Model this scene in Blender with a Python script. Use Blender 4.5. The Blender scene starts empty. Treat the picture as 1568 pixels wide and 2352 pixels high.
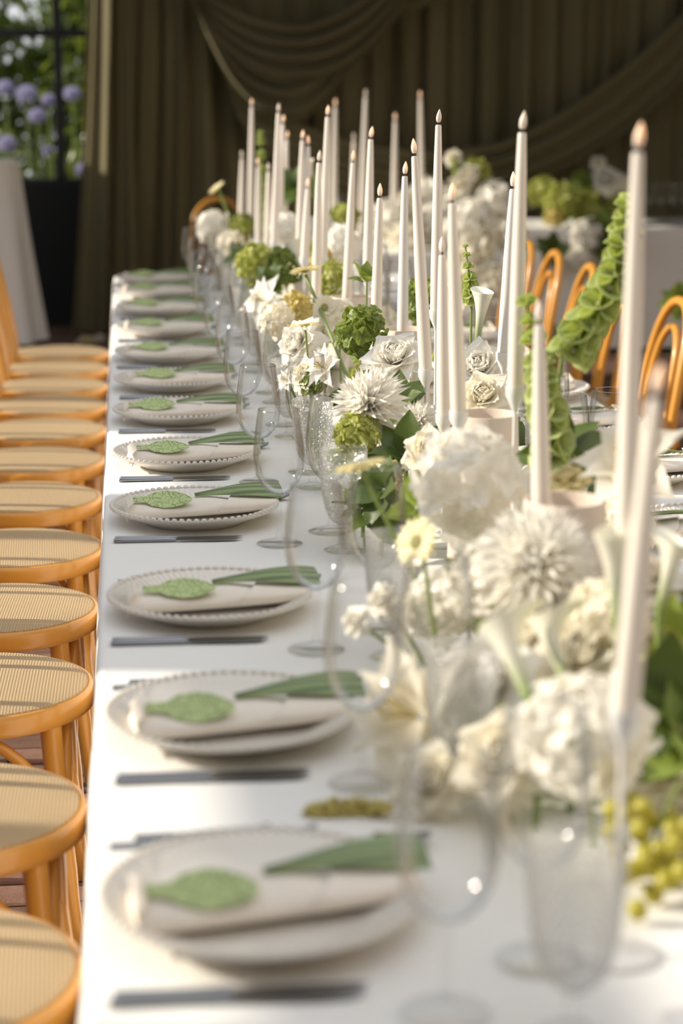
import bpy, bmesh, math, random
from mathutils import Vector, Matrix, Quaternion, Euler

random.seed(7)
PI = math.pi
SC = bpy.context.scene
COL = SC.collection

# ------------------------------------------------------------------ camera
FPX = 4500.0
PITCH = math.atan(976 / 4500)
YAW = math.atan(503 / 4500 * math.cos(PITCH))
CAM = Vector((0.045, 0.0, 1.57))
cd = bpy.data.cameras.new('camera')
cam = bpy.data.objects.new('camera', cd)
COL.objects.link(cam)
cam.location = CAM
cam.rotation_euler = (PI / 2 - PITCH, 0, -YAW)
cd.sensor_fit = 'VERTICAL'
cd.sensor_height = 36.0
cd.sensor_width = 24.0
cd.lens = FPX / 2352 * 36.0
cd.clip_end = 200
cd.dof.use_dof = True
cd.dof.focus_distance = 4.02
cd.dof.aperture_fstop = 2.7
SC.camera = cam

# ------------------------------------------------------------------ sky, sun, exposure
SUN_AZ, SUN_EL = math.radians(8), math.radians(25)
w = bpy.data.worlds.new('World')
SC.world = w
w.use_nodes = True
bgn = w.node_tree.nodes['Background']
bgn.inputs[0].default_value = (0.95, 0.97, 1.0, 1)
bgn.inputs[1].default_value = 0.95
sd = bpy.data.lights.new('sun', 'SUN')
sd.energy = 6.3
sd.color = (1.0, 0.90, 0.74)
sd.angle = math.radians(0.7)
sun = bpy.data.objects.new('sun', sd)
COL.objects.link(sun)
sdir = Vector((-math.cos(SUN_AZ) * math.cos(SUN_EL), math.sin(SUN_AZ) * math.cos(SUN_EL), math.sin(SUN_EL)))
sun.rotation_euler = sdir.to_track_quat('Z', 'Y').to_euler()
sun.location = sdir * 20
SC.view_settings.view_transform = 'Standard'
SC.view_settings.look = 'None'
SC.view_settings.gamma = 1.0
SC.view_settings.use_curve_mapping = False
SC.view_settings.exposure = 0.05
cy = SC.cycles
cy.max_bounces = 10
cy.diffuse_bounces = 5
cy.glossy_bounces = 4
cy.transmission_bounces = 6
cy.transparent_max_bounces = 64
cy.caustics_reflective = False
cy.caustics_refractive = False
cy.sample_clamp_indirect = 4.0

# ------------------------------------------------------------------ helpers
_fw = Vector((math.sin(YAW) * math.cos(PITCH), math.cos(YAW) * math.cos(PITCH), -math.sin(PITCH)))
_rt = Vector((math.cos(YAW), -math.sin(YAW), 0))
_up = _rt.cross(_fw)

def P(x, y, Y):
    """survey point: where the sight line through photo pixel (x, y) meets the plane at depth Y"""
    r = _fw + _rt * ((x - 784) / FPX) + _up * ((1176 - y) / FPX)
    return CAM + r * (Y / r.y)

def finish(bm, name, mat, smooth=True):
    me = bpy.data.meshes.new(name)
    bm.to_mesh(me)
    bm.free()
    if smooth:
        me.polygons.foreach_set('use_smooth', [True] * len(me.polygons))
        me.set_sharp_from_angle(angle=math.radians(55))
    if mat is not None:
        me.materials.append(mat)
    return me

def put(name, me, parent=None, M=None, label=None, cat=None, group=None, kind=None):
    o = bpy.data.objects.new(name, me)
    COL.objects.link(o)
    if parent is not None:
        o.parent = parent
    if M is not None:
        o.matrix_basis = M
    if label: o['label'] = label
    if cat: o['category'] = cat
    if group: o['group'] = group
    if kind: o['kind'] = kind
    return o

def thing(name, label, cat, loc=(0, 0, 0), rz=0.0, group=None):
    M = Matrix.Translation(Vector(loc)) @ Matrix.Rotation(rz, 4, 'Z')
    return put(name, None, None, M, label, cat, group)

def copy_tree(o, parent=None):
    c = o.copy()
    COL.objects.link(c)
    if parent is not None:
        c.parent = parent
    for ch in o.children:
        copy_tree(ch, c)
    return c

def T(x, y, z): return Matrix.Translation((x, y, z))
def R(a, ax): return Matrix.Rotation(a, 4, ax)
def S(x, y=None, z=None):
    if y is None: y = z = x
    return Matrix.Diagonal((x, y, z, 1))

def box(bm, x0, x1, y0, y1, z0, z1):
    v = [bm.verts.new((x, y, z)) for z in (z0, z1) for y in (y0, y1) for x in (x0, x1)]
    for f in ((0, 2, 3, 1), (4, 5, 7, 6), (0, 1, 5, 4), (1, 3, 7, 5), (3, 2, 6, 7), (2, 0, 4, 6)):
        bm.faces.new([v[i] for i in f])

def bevel_box(x0, x1, y0, y1, z0, z1, b, seg=1):
    bm = bmesh.new()
    box(bm, x0, x1, y0, y1, z0, z1)
    bmesh.ops.bevel(bm, geom=list(bm.edges), offset=b, segments=seg, affect='EDGES')
    return bm

def lathe(bm, prof, seg=32, closed=False):
    rings = []
    for r, z in prof:
        if r < 1e-6:
            rings.append([bm.verts.new((0, 0, z))])
        else:
            rings.append([bm.verts.new((r * math.cos(2 * PI * i / seg), r * math.sin(2 * PI * i / seg), z)) for i in range(seg)])
    pairs = list(zip(rings[:-1], rings[1:]))
    if closed: pairs.append((rings[-1], rings[0]))
    for a, b in pairs:
        for i in range(seg):
            j = (i + 1) % seg
            q = [a[i % len(a)], a[j % len(a)], b[j % len(b)], b[i % len(b)]]
            u = []
            for k in q:
                if k not in u: u.append(k)
            if len(u) > 2:
                try: bm.faces.new(u)
                except ValueError: pass

def tube(bm, pts, rad, seg=8, caps=True, flat=1.0):
    pts = [Vector(p) for p in pts]
    n = len(pts)
    if not hasattr(rad, '__len__'): rad = [rad] * n
    t0 = (pts[1] - pts[0]).normalized()
    nrm = t0.orthogonal().normalized()
    rings = []
    for i in range(n):
        t = (pts[min(i + 1, n - 1)] - pts[max(i - 1, 0)]).normalized()
        nrm = (nrm - t * nrm.dot(t)).normalized()
        bn = t.cross(nrm)
        rings.append([bm.verts.new(pts[i] + (nrm * math.cos(2 * PI * k / seg) + bn * math.sin(2 * PI * k / seg) * flat) * rad[i]) for k in range(seg)])
    for a, b in zip(rings[:-1], rings[1:]):
        for k in range(seg):
            bm.faces.new((a[k], a[(k + 1) % seg], b[(k + 1) % seg], b[k]))
    if caps:
        bm.faces.new(rings[0][::-1])
        bm.faces.new(rings[-1])

def spline(ctrl, n):
    """Catmull-Rom through the control points, n samples per span"""
    c = [Vector(p) for p in ctrl]
    c = [c[0] * 2 - c[1]] + c + [c[-1] * 2 - c[-2]]
    out = []
    for i in range(1, len(c) - 2):
        for k in range(n):
            t = k / n
            a, b, d, e = c[i - 1], c[i], c[i + 1], c[i + 2]
            out.append(0.5 * ((2 * b) + (d - a) * t + (2 * a - 5 * b + 4 * d - e) * t * t + (3 * b - a - 3 * d + e) * t ** 3))
    out.append(c[-2])
    return out

def grid(bm, nu, nv, f):
    vs = [[bm.verts.new(f(i / nu, j / nv)) for i in range(nu + 1)] for j in range(nv + 1)]
    for j in range(nv):
        for i in range(nu):
            bm.faces.new((vs[j][i], vs[j][i + 1], vs[j + 1][i + 1], vs[j + 1][i]))
    return vs

def solid(bm, th):
    """give an open sheet a real thickness"""
    bm.normal_update()
    bmesh.ops.solidify(bm, geom=list(bm.faces), thickness=th)
    bmesh.ops.recalc_face_normals(bm, faces=list(bm.faces))

# ------------------------------------------------------------------ materials
def mat(name, col, rough=0.6, metal=0.0, var=0.0, vscale=20.0, bump=0.0, bscale=100.0, sheen=0.0, trans=0.0, tcol=None, coat=0.0):
    m = bpy.data.materials.new(name)
    m.use_nodes = True
    nt = m.node_tree
    N, L = nt.nodes, nt.links
    b = N['Principled BSDF']
    out = N['Material Output']
    b.inputs['Base Color'].default_value = (*col, 1)
    b.inputs['Roughness'].default_value = rough
    b.inputs['Metallic'].default_value = metal
    if sheen: b.inputs['Sheen Weight'].default_value = sheen
    if coat:
        b.inputs['Coat Weight'].default_value = coat
        b.inputs['Coat Roughness'].default_value = 0.15
    tc = N.new('ShaderNodeTexCoord')
    if var:
        no = N.new('ShaderNodeTexNoise')
        no.inputs['Scale'].default_value = vscale
        no.inputs['Detail'].default_value = 3
        L.new(tc.outputs['Object'], no.inputs['Vector'])
        mx = N.new('ShaderNodeMix')
        mx.data_type = 'RGBA'
        mx.inputs[6].default_value = tuple(max(0, c * (1 - var)) for c in col) + (1,)
        mx.inputs[7].default_value = tuple(min(1, c * (1 + var)) for c in col) + (1,)
        L.new(no.outputs[0], mx.inputs[0])
        L.new(mx.outputs[2], b.inputs['Base Color'])
    if bump:
        no2 = N.new('ShaderNodeTexNoise')
        no2.inputs['Scale'].default_value = bscale
        L.new(tc.outputs['Object'], no2.inputs['Vector'])
        bp = N.new('ShaderNodeBump')
        bp.inputs['Strength'].default_value = bump
        bp.inputs['Distance'].default_value = 0.003
        L.new(no2.outputs[0], bp.inputs['Height'])
        L.new(bp.outputs[0], b.inputs['Normal'])
    if trans:
        tr = N.new('ShaderNodeBsdfTranslucent')
        tr.inputs[0].default_value = (*(tcol or col), 1)
        ms = N.new('ShaderNodeMixShader')
        ms.inputs[0].default_value = trans
        L.new(b.outputs[0], ms.inputs[1])
        L.new(tr.outputs[0], ms.inputs[2])
        L.new(ms.outputs[0], out.inputs[0])
    return m

def bsdf(m): return m.node_tree.nodes['Principled BSDF']

M = {}
M['cloth'] = mat('tablecloth_linen', (0.80, 0.79, 0.77), 0.85, bump=0.25, bscale=60, sheen=0.1)
M['plate'] = mat('cream_stoneware', (0.74, 0.70, 0.64), 0.28, coat=0.3)
M['napkin'] = mat('beige_linen', (0.80, 0.73, 0.645), 0.9, bump=0.2, bscale=500, var=0.04, vscale=60)
M['steel'] = mat('polished_steel', (0.32, 0.33, 0.35), 0.16, metal=1.0)
M['wax'] = mat('cream_wax', (0.85, 0.79, 0.72), 0.42, trans=0.10, tcol=(0.9, 0.7, 0.5))
M['wax_shaded'] = mat('cream_wax_shaded', (0.74, 0.72, 0.69), 0.42)  # same candle wax, with the grey of shade put into its colour
M['wick'] = mat('black_wick', (0.015, 0.013, 0.012), 0.7)
M['holder'] = mat('white_lacquer_metal', (0.78, 0.77, 0.76), 0.35)
M['vessel'] = mat('sand_ceramic', (0.66, 0.57, 0.49), 0.7, var=0.05, bump=0.1, bscale=300)
M['wood'] = mat('honey_beech', (0.62, 0.285, 0.045), 0.32, var=0.18, vscale=9, coat=0.25)
M['curtain'] = mat('olive_curtain', (0.185, 0.16, 0.083), 0.85, sheen=0.05, trans=0.22, tcol=(0.50, 0.45, 0.25))
M['black'] = mat('black_painted_wall', (0.006, 0.006, 0.007), 0.7)
M['blackmetal'] = mat('black_window_steel', (0.012, 0.012, 0.014), 0.5)
M['white_petal'] = mat('white_petal', (0.93, 0.915, 0.875), 0.55, trans=0.40, tcol=(0.96, 0.93, 0.85))
M['ivory_petal'] = mat('ivory_petal', (0.92, 0.885, 0.79), 0.55, trans=0.40, tcol=(0.96, 0.91, 0.76))
M['cream_petal'] = mat('cream_yellow_petal', (0.86, 0.79, 0.52), 0.55, trans=0.3, tcol=(0.92, 0.82, 0.42))
M['lime_petal'] = mat('lime_petal', (0.42, 0.45, 0.13), 0.5, trans=0.38, tcol=(0.58, 0.60, 0.12), var=0.2, vscale=30)
M['green_petal'] = mat('green_sepal', (0.20, 0.26, 0.06), 0.5, trans=0.35, tcol=(0.38, 0.46, 0.07), var=0.25, vscale=30)
M['yellow_petal'] = mat('straw_yellow_petal', (0.62, 0.52, 0.20), 0.55, trans=0.3, tcol=(0.75, 0.62, 0.18), var=0.15, vscale=20)
M['bell'] = mat('bell_green', (0.64, 0.70, 0.36), 0.45, trans=0.5, tcol=(0.72, 0.78, 0.30))
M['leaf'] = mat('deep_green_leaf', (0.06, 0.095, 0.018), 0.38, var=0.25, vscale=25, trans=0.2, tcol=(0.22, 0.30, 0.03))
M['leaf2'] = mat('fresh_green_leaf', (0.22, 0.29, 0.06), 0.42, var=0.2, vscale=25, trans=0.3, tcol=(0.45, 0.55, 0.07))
M['stem'] = mat('green_stem', (0.20, 0.27, 0.07), 0.5)
M['calla'] = mat('calla_white', (0.88, 0.87, 0.78), 0.4, trans=0.3, tcol=(0.9, 0.88, 0.62))
M['amaranth'] = mat('olive_amaranth', (0.50, 0.42, 0.13), 0.8, var=0.3, vscale=60)
M['grape'] = mat('green_grape', (0.46, 0.43, 0.07), 0.25, trans=0.35, tcol=(0.75, 0.66, 0.10))
M['eye'] = mat('gerbera_centre', (0.55, 0.52, 0.22), 0.8, bump=0.8, bscale=900)
M['lav'] = mat('lavender_blue_petal', (0.50, 0.48, 0.66), 0.6, trans=0.3, tcol=(0.55, 0.52, 0.72))
M['hedge'] = mat('garden_leaf', (0.09, 0.13, 0.025), 0.35, var=0.4, vscale=4, trans=0.3, tcol=(0.30, 0.38, 0.05))
M['soil'] = mat('garden_soil', (0.10, 0.085, 0.05), 0.9, var=0.3, vscale=5)
M['stone'] = mat('pale_pink_stone', (0.62, 0.50, 0.44), 0.8)
M['wallpaint'] = mat('dark_wall_paint', (0.05, 0.045, 0.04), 0.8)
M['hall'] = mat('hall_wall', (0.66, 0.56, 0.44), 0.85)
M['hall_dark'] = mat('hall_wall_brown', (0.30, 0.23, 0.16), 0.85)
M['pier'] = mat('limewashed_wall', (0.55, 0.52, 0.47), 0.85)

# candle flame: frosted bulb with a warm filament glow in its middle
def flame_mat(name, strength):
    m = mat(name, (0.86, 0.80, 0.74), 0.35, trans=0.15, tcol=(0.95, 0.7, 0.4))
    nt = m.node_tree
    b = bsdf(m)
    tc = nt.nodes['Texture Coordinate']
    sx = nt.nodes.new('ShaderNodeSeparateXYZ')
    nt.links.new(tc.outputs['Object'], sx.inputs[0])
    mr = nt.nodes.new('ShaderNodeMapRange')
    mr.inputs[1].default_value = 0.004
    mr.inputs[2].default_value = 0.020
    nt.links.new(sx.outputs[2], mr.inputs[0])
    mu = nt.nodes.new('ShaderNodeMath')
    mu.operation = 'MULTIPLY'
    mu.inputs[1].default_value = strength
    nt.links.new(mr.outputs[0], mu.inputs[0])
    b.inputs['Emission Color'].default_value = (1.0, 0.42, 0.08, 1)
    nt.links.new(mu.outputs[0], b.inputs['Emission Strength'])
    return m
M['flame_on'] = flame_mat('flame_lit', 0.75)
M['flame_off'] = flame_mat('flame_dim', 0.06)
m = mat('tealight_glow', (0.9, 0.5, 0.2), 0.5)
bsdf(m).inputs['Emission Color'].default_value = (1, 0.45, 0.1, 1)
bsdf(m).inputs['Emission Strength'].default_value = 2.5
M['glow'] = m

# thin clear glass: mostly transmits, mirrors more towards grazing angles
def glass(name, tint, rough, blend, bump=0.0, scale=200.0, frost=0.0):
    m = bpy.data.materials.new(name)
    m.use_nodes = True
    nt = m.node_tree
    N, L = nt.nodes, nt.links
    N.remove(N['Principled BSDF'])
    tr = N.new('ShaderNodeBsdfTransparent')
    gl = N.new('ShaderNodeBsdfGlossy')
    gl.inputs['Roughness'].default_value = rough
    lw = N.new('ShaderNodeLayerWeight')
    lw.inputs[0].default_value = blend
    cm = N.new('ShaderNodeMix')
    cm.data_type = 'RGBA'
    cm.inputs[6].default_value = (0.985, 0.985, 0.985, 1)
    cm.inputs[7].default_value = (*tint, 1)
    lw2 = N.new('ShaderNodeLayerWeight'); lw2.inputs[0].default_value = 0.10
    L.new(lw2.outputs['Facing'], cm.inputs[0])
    L.new(cm.outputs[2], tr.inputs[0])
    ms = N.new('ShaderNodeMixShader')
    cap = N.new('ShaderNodeMath'); cap.operation = 'MINIMUM'; cap.inputs[1].default_value = 0.6
    L.new(lw.outputs['Fresnel'], cap.inputs[0])
    L.new(cap.outputs[0], ms.inputs[0])
    L.new(tr.outputs[0], ms.inputs[1])
    L.new(gl.outputs[0], ms.inputs[2])
    last = ms
    if bump:
        tc = N.new('ShaderNodeTexCoord')
        vo = N.new('ShaderNodeTexVoronoi')
        vo.inputs['Scale'].default_value = scale
        L.new(tc.outputs['Object'], vo.inputs['Vector'])
        bp = N.new('ShaderNodeBump')
        bp.inputs['Strength'].default_value = bump
        bp.inputs['Distance'].default_value = 0.002
        L.new(vo.outputs['Distance'], bp.inputs['Height'])
        L.new(bp.outputs[0], gl.inputs['Normal'])
        L.new(bp.outputs[0], lw.inputs['Normal'])
    if frost:
        df = N.new('ShaderNodeBsdfTranslucent')
        df.inputs[0].default_value = (0.9, 0.9, 0.9, 1)
        m2 = N.new('ShaderNodeMixShader')
        m2.inputs[0].default_value = frost
        L.new(ms.outputs[0], m2.inputs[1])
        L.new(df.outputs[0], m2.inputs[2])
        last = m2
    L.new(last.outputs[0], N['Material Output'].inputs[0])
    return m
M['glass'] = glass('clear_thin_glass', (0.34, 0.35, 0.34), 0.035, 0.25)
M['rim'] = glass('glass_lip', (0.45, 0.46, 0.45), 0.12, 0.45)
M['foot'] = glass('glass_stem_and_foot', (0.86, 0.87, 0.86), 0.06, 0.06)
M['cut'] = glass('cut_crystal', (0.72, 0.73, 0.73), 0.12, 0.32, bump=1.0, scale=260, frost=0.16)
M['pane'] = glass('window_glass', (0.8, 0.82, 0.8), 0.0, 0.10)

# woven cane
m = mat('woven_cane', (0.60, 0.45, 0.27), 0.7)
nt = m.node_tree
tc = nt.nodes['Texture Coordinate']
ws = []
for d, sc_ in (('X', 55), ('Y', 55)):
    wv = nt.nodes.new('ShaderNodeTexWave')
    wv.bands_direction = d
    wv.inputs['Scale'].default_value = sc_
    nt.links.new(tc.outputs['Object'], wv.inputs['Vector'])
    ws.append(wv)
mm = nt.nodes.new('ShaderNodeMath'); mm.operation = 'MULTIPLY'
nt.links.new(ws[0].outputs['Fac'], mm.inputs[0]); nt.links.new(ws[1].outputs['Fac'], mm.inputs[1])
bp = nt.nodes.new('ShaderNodeBump'); bp.inputs['Strength'].default_value = 0.8; bp.inputs['Distance'].default_value = 0.003
nt.links.new(mm.outputs[0], bp.inputs['Height']); nt.links.new(bp.outputs[0], bsdf(m).inputs['Normal'])
mx = nt.nodes.new('ShaderNodeMix'); mx.data_type = 'RGBA'
mx.inputs[6].default_value = (0.40, 0.28, 0.15, 1); mx.inputs[7].default_value = (0.68, 0.53, 0.33, 1)
nt.links.new(mm.outputs[0], mx.inputs[0]); nt.links.new(mx.outputs[2], bsdf(m).inputs['Base Color'])
M['cane'] = m

# green paper with pencil scribble
m = mat('green_paper', (0.48, 0.57, 0.27), 0.85)
nt = m.node_tree
tc = nt.nodes['Texture Coordinate']
vo = nt.nodes.new('ShaderNodeTexVoronoi'); vo.feature = 'DISTANCE_TO_EDGE'; vo.inputs['Scale'].default_value = 85
no = nt.nodes.new('ShaderNodeTexNoise'); no.inputs['Scale'].default_value = 40
va = nt.nodes.new('ShaderNodeVectorMath'); va.operation = 'MULTIPLY_ADD'
va.inputs[1].default_value = (0.03, 0.03, 0.0)
nt.links.new(tc.outputs['Object'], no.inputs['Vector'])
nt.links.new(no.outputs['Color'], va.inputs[0]); nt.links.new(tc.outputs['Object'], va.inputs[2])
nt.links.new(va.outputs[0], vo.inputs['Vector'])
cr = nt.nodes.new('ShaderNodeValToRGB')
cr.color_ramp.elements[0].position = 0.02; cr.color_ramp.elements[0].color = (0.20, 0.29, 0.12, 1)
cr.color_ramp.elements[1].position = 0.07; cr.color_ramp.elements[1].color = (0.48, 0.57, 0.27, 1)
nt.links.new(vo.outputs['Distance'], cr.inputs[0]); nt.links.new(cr.outputs[0], bsdf(m).inputs['Base Color'])
M['paper'] = m

# striped long leaf
m = mat('striped_leaf', (0.10, 0.18, 0.06), 0.38, trans=0.12, tcol=(0.3, 0.45, 0.1))
nt = m.node_tree
tc = nt.nodes['Texture Coordinate']
wv = nt.nodes.new('ShaderNodeTexWave'); wv.bands_direction = 'Y'; wv.inputs['Scale'].default_value = 22; wv.inputs['Distortion'].default_value = 0.6
nt.links.new(tc.outputs['Object'], wv.inputs['Vector'])
cr = nt.nodes.new('ShaderNodeValToRGB')
cr.color_ramp.elements[0].color = (0.12, 0.18, 0.085, 1); cr.color_ramp.elements[1].color = (0.33, 0.42, 0.19, 1)
nt.links.new(wv.outputs['Fac'], cr.inputs[0]); nt.links.new(cr.outputs[0], bsdf(m).inputs['Base Color'])
M['strip'] = m

# worn brick
def brick_mat(name, c):
    return mat(name, c, 0.85, var=0.45, vscale=18, bump=0.5, bscale=90)
BRICKS = [brick_mat('brick_clay_%d' % i, c) for i, c in enumerate([(0.17, 0.085, 0.06), (0.13, 0.07, 0.05), (0.20, 0.11, 0.08), (0.11, 0.065, 0.05)])]
M['mortar'] = mat('dark_mortar', (0.035, 0.028, 0.024), 0.95, bump=0.6, bscale=60)

# ------------------------------------------------------------------ the setting
bm = bmesh.new(); box(bm, -3.6, 7, -2.5, 13.9, -0.10, -0.012)
floor = put('floor', finish(bm, 'floor', M['mortar'], False), kind='structure')
brick_me = []
for bmt in BRICKS:
    b_ = bevel_box(-0.1, 0.1, -0.0475, 0.0475, -0.02, 0.0, 0.004)
    brick_me.append(finish(b_, 'brick', bmt, False))
row = 0
y = 2.35
while y < 8.5:
    off = 0.105 if row % 2 else 0.0
    k = 0
    x = -0.15 - off + 0.10
    while x > -0.80:
        put('brick', random.choice(brick_me), floor, T(x, y, random.uniform(-0.004, 0.002)) @ R(random.uniform(-0.01, 0.01), 'Z'))
        x -= 0.212
    y += 0.104
    row += 1
# the same paving further away, too small to tell apart
bm = bmesh.new()
def far_bricks(x0, x1, y0, y1):
    yy, r = y0, 0
    while yy < y1:
        xx = x0 + (0.105 if r % 2 else 0)
        while xx < x1:
            z = random.uniform(-0.004, 0.002)
            v = [bm.verts.new(p) for p in ((xx - .1, yy - .0475, z), (xx + .1, yy - .0475, z), (xx + .1, yy + .0475, z), (xx - .1, yy + .0475, z))]
            u = [bm.verts.new((q.co.x, q.co.y, -0.02)) for q in v]
            bm.faces.new(v)
            for i in range(4): bm.faces.new((v[(i + 1) % 4], v[i], u[i], u[(i + 1) % 4]))
            xx += 0.212
        yy += 0.104; r += 1
far_bricks(-3.0, -0.9, 2.4, 13.2)
far_bricks(-0.8, 4.9, 8.6, 13.2)
far_bricks(1.3, 4.9, 4.5, 8.55)
put('brick_paving', finish(bm, 'paving', BRICKS[1], False), floor, kind='stuff')

# back wall with a steel window on the left, plain dark wall behind the drapes
WY = 13.5
bm = bmesh.new()
box(bm, -3.4, 0.25, WY, WY + 0.2, -0.1, 0.93)
box(bm, -3.4, -2.6, WY, WY + 0.2, 0.93, 3.9)
box(bm, 0.25, 7.0, WY, WY + 0.2, -0.1, 3.9)
box(bm, -2.6, 0.25, WY, WY + 0.2, 2.9, 3.9)
put('wall_back', finish(bm, 'wall_back', M['black'], False), kind='structure')
win = put('window_1', None, None, T(-1.17, WY + 0.1, 0.93), kind='structure')
def wbar(x0, x1, z0, z1, nm):
    put(nm, finish(bevel_box(x0, x1, -0.03, 0.03, z0, z1, 0.006), nm, M['blackmetal'], False), win)
wbar(-1.43, 1.42, 0.0, 0.035, 'window_frame'); wbar(-1.43, 1.42, 1.93, 1.97, 'window_frame')
wbar(-1.43, -1.39, 0.035, 1.93, 'window_frame'); wbar(1.38, 1.42, 0.035, 1.93, 'window_frame')
VX = [-0.62, 0.10, 0.79]
for vx in VX: wbar(vx - 0.03, vx + 0.03, 0.035, 1.93, 'mullion')
xs = [-1.39] + VX + [1.38]
for i in range(4):
    wbar(xs[i] + 0.03, xs[i + 1] - 0.03, 0.965, 1.02, 'muntin')
    for z0, z1 in ((0.035, 0.965), (1.02, 1.93)):
        bm = bmesh.new(); box(bm, xs[i] + 0.03, xs[i + 1] - 0.03, -0.003, 0.003, z0, z1)
        put('pane', finish(bm, 'pane', M['pane'], False), win)
bm = bevel_box(-1.5, 1.5, 0.10, 0.34, -0.02, 0.02, 0.006)
put('window_sill', finish(bm, 'window_sill', M['stone'], False), win)

# left wall of tall openings (outside the picture): its piers and transom throw the bands of shade
shift = 3.2 * math.tan(SUN_AZ)
bm = bmesh.new()
for yy in (1.58, 2.78, 3.94, 4.80, 6.12, 7.0, 8.1, 9.0, 10.0, 11.7):      # slender posts
    box(bm, -3.26, -3.2, yy + shift - 0.05, yy + shift + 0.05, 0, 4.7)
box(bm, -3.3, -3.2, -3 + shift, 1.58 + shift, 0, 4.7)
box(bm, -3.26, -3.2, -3 + shift, WY, 4.2, 4.7)
box(bm, -3.26, -3.2, -3 + shift, WY, 0, 0.55)
box(bm, -3.26, -3.2, 11.7 + shift, WY, 0.55, 2.50)
put('wall_left', finish(bm, 'wall_left', M['pier'], False), kind='structure')
bm = bmesh.new(); box(bm, -3.22, -3.2, -3 + shift, WY, 2.33, 2.50)
for a, b in ((2.80, 3.92), (4.82, 6.10), (7.02, 7.5), (8.1, 8.5)):          # unseen boards added under the transom to widen the table's shade bands
    box(bm, -3.22, -3.2, a + shift, b + shift, 2.10, 2.33)
put('trim_1', finish(bm, 'transom', M['blackmetal'], False), kind='structure')

# rest of the hall, behind and beside the camera, and the roof over the rear bay
bm = bmesh.new(); box(bm, -3.4, 7.0, 7.6, 13.7, 3.9, 4.05)
put('ceiling', finish(bm, 'ceiling', M['wallpaint'], False), kind='structure')
bm = bmesh.new(); box(bm, -3.4, 7.0, -2.7, -2.5, 0, 4.7)
put('wall_front', finish(bm, 'wall_front', M['hall_dark'], False), kind='structure')
bm = bmesh.new(); box(bm, 6.8, 7.0, -2.5, 13.7, 0, 4.7)
put('wall_right', finish(bm, 'wall_right', M['hall'], False), kind='structure')

# ------------------------------------------------------------------ garden beyond the window
bm = bmesh.new(); box(bm, -6, 2.0, 13.75, 24, -0.12, -0.05)
put('ground', finish(bm, 'garden_ground', M['soil'], False), kind='structure')
def leaf_cloud(bm, n, c, rx, ry, rz, ls):
    for _ in range(n):
        while True:
            p = Vector((random.uniform(-1, 1), random.uniform(-1, 1), random.uniform(-1, 1)))
            if 0.25 < p.length < 1: break
        q = Vector(c) + Vector((p.x * rx, p.y * ry, p.z * rz))
        d = Euler((random.uniform(0, 6.3), random.uniform(0, 6.3), random.uniform(0, 6.3))).to_matrix()
        s = ls * random.uniform(0.6, 1.3)
        pts = [(-s, 0, 0), (-0.2 * s, -0.42 * s, 0.06 * s), (s, 0, 0), (-0.2 * s, 0.42 * s, 0.06 * s)]
        bm.faces.new([bm.verts.new(q + d @ Vector(t)) for t in pts])
def bush(label, c, rx, ry, rz, n, ls):
    t = thing('garden_bush', label, 'bush', (c[0], c[1], -0.05), group='bushes beyond the window')
    bm = bmesh.new(); leaf_cloud(bm, n, (0, 0, c[2] + 0.05), rx, ry, rz, ls)
    put('foliage', finish(bm, 'foliage', M['hedge'], False), t, kind='stuff')
    bm = bmesh.new()
    for a in range(4):
        tube(bm, [(0, 0, 0), (0.1 * math.cos(a * 1.6), 0.1 * math.sin(a * 1.6), c[2] * 0.5), (rx * .5 * math.cos(a * 1.6), ry * .5 * math.sin(a * 1.6), c[2] + .2)], [0.025, 0.02, 0.008], 6)
    put('trunk', finish(bm, 'trunk', M['soil']), t)
bush('tall dense green hedge bush filling the right window panes', (0.02, 17.2, 1.5), 0.85, 0.7, 1.6, 5200, 0.085)
bush('tall leafy bush behind the lavender blooms in the left panes', (-1.55, 17.6, 1.5), 0.9, 0.7, 1.7, 4600, 0.085)
bush('low green bush under the lavender blooms outside the window', (-1.05, 15.9, 0.75), 0.5, 0.4, 0.55, 1100, 0.05)
bush('low green bush just outside the window beside the mullion', (-0.1, 15.7, 0.8), 0.38, 0.35, 0.5, 800, 0.045)
def agapanthus(px, py, Y, r, label):
    h = P(px, py, Y); r *= 0.82
    t = thing('agapanthus', label, 'flower', (h.x, h.y, -0.05), group='lavender blooms outside the window')
    bm = bmesh.new(); tube(bm, spline([(0, 0, 0), (0.02, 0, h.z * .5), (0, 0, h.z)], 4), 0.008, 6)
    put('stem', finish(bm, 'stem', M['stem']), t)
    bm = bmesh.new()
    for i in range(34):
        z = 1 - 2 * (i + .5) / 34; a = i * 2.39996; rr = math.sqrt(1 - z * z)
        d = Vector((rr * math.cos(a), rr * math.sin(a), z))
        tube(bm, [d * 0.01, d * r * .6, d * r], [0.002, 0.005, 0.014], 6, False)
    put('umbel', finish(bm, 'umbel', M['lav']), t, T(0, 0, h.z + 0.05) @ S(1, 1, 0.8), kind='stuff')
for px, py, Y, r, lb in [(60, 215, 14.9, .10, 'round lavender bloom, highest at the left of the mullion'),
                         (12, 200, 15.1, .08, 'lavender bloom cut by the left picture edge, upper of two'),
                         (85, 265, 14.7, .08, 'lavender bloom just under the highest one left of the mullion'),
                         (112, 230, 15.0, .07, 'lavender bloom touching the mullion from the left'),
                         (165, 215, 15.2, .08, 'pale lavender bloom right of the mullion, upper'),
                         (15, 330, 14.6, .09, 'lavender bloom above the white draped table'),
                         (110, 345, 14.8, .05, 'small lavender bloom low beside the mullion'),
                         (190, 390, 14.6, .07, 'pale lavender bloom low above the stone sill')]:
    agapanthus(px, py, Y, r, lb)

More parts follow.
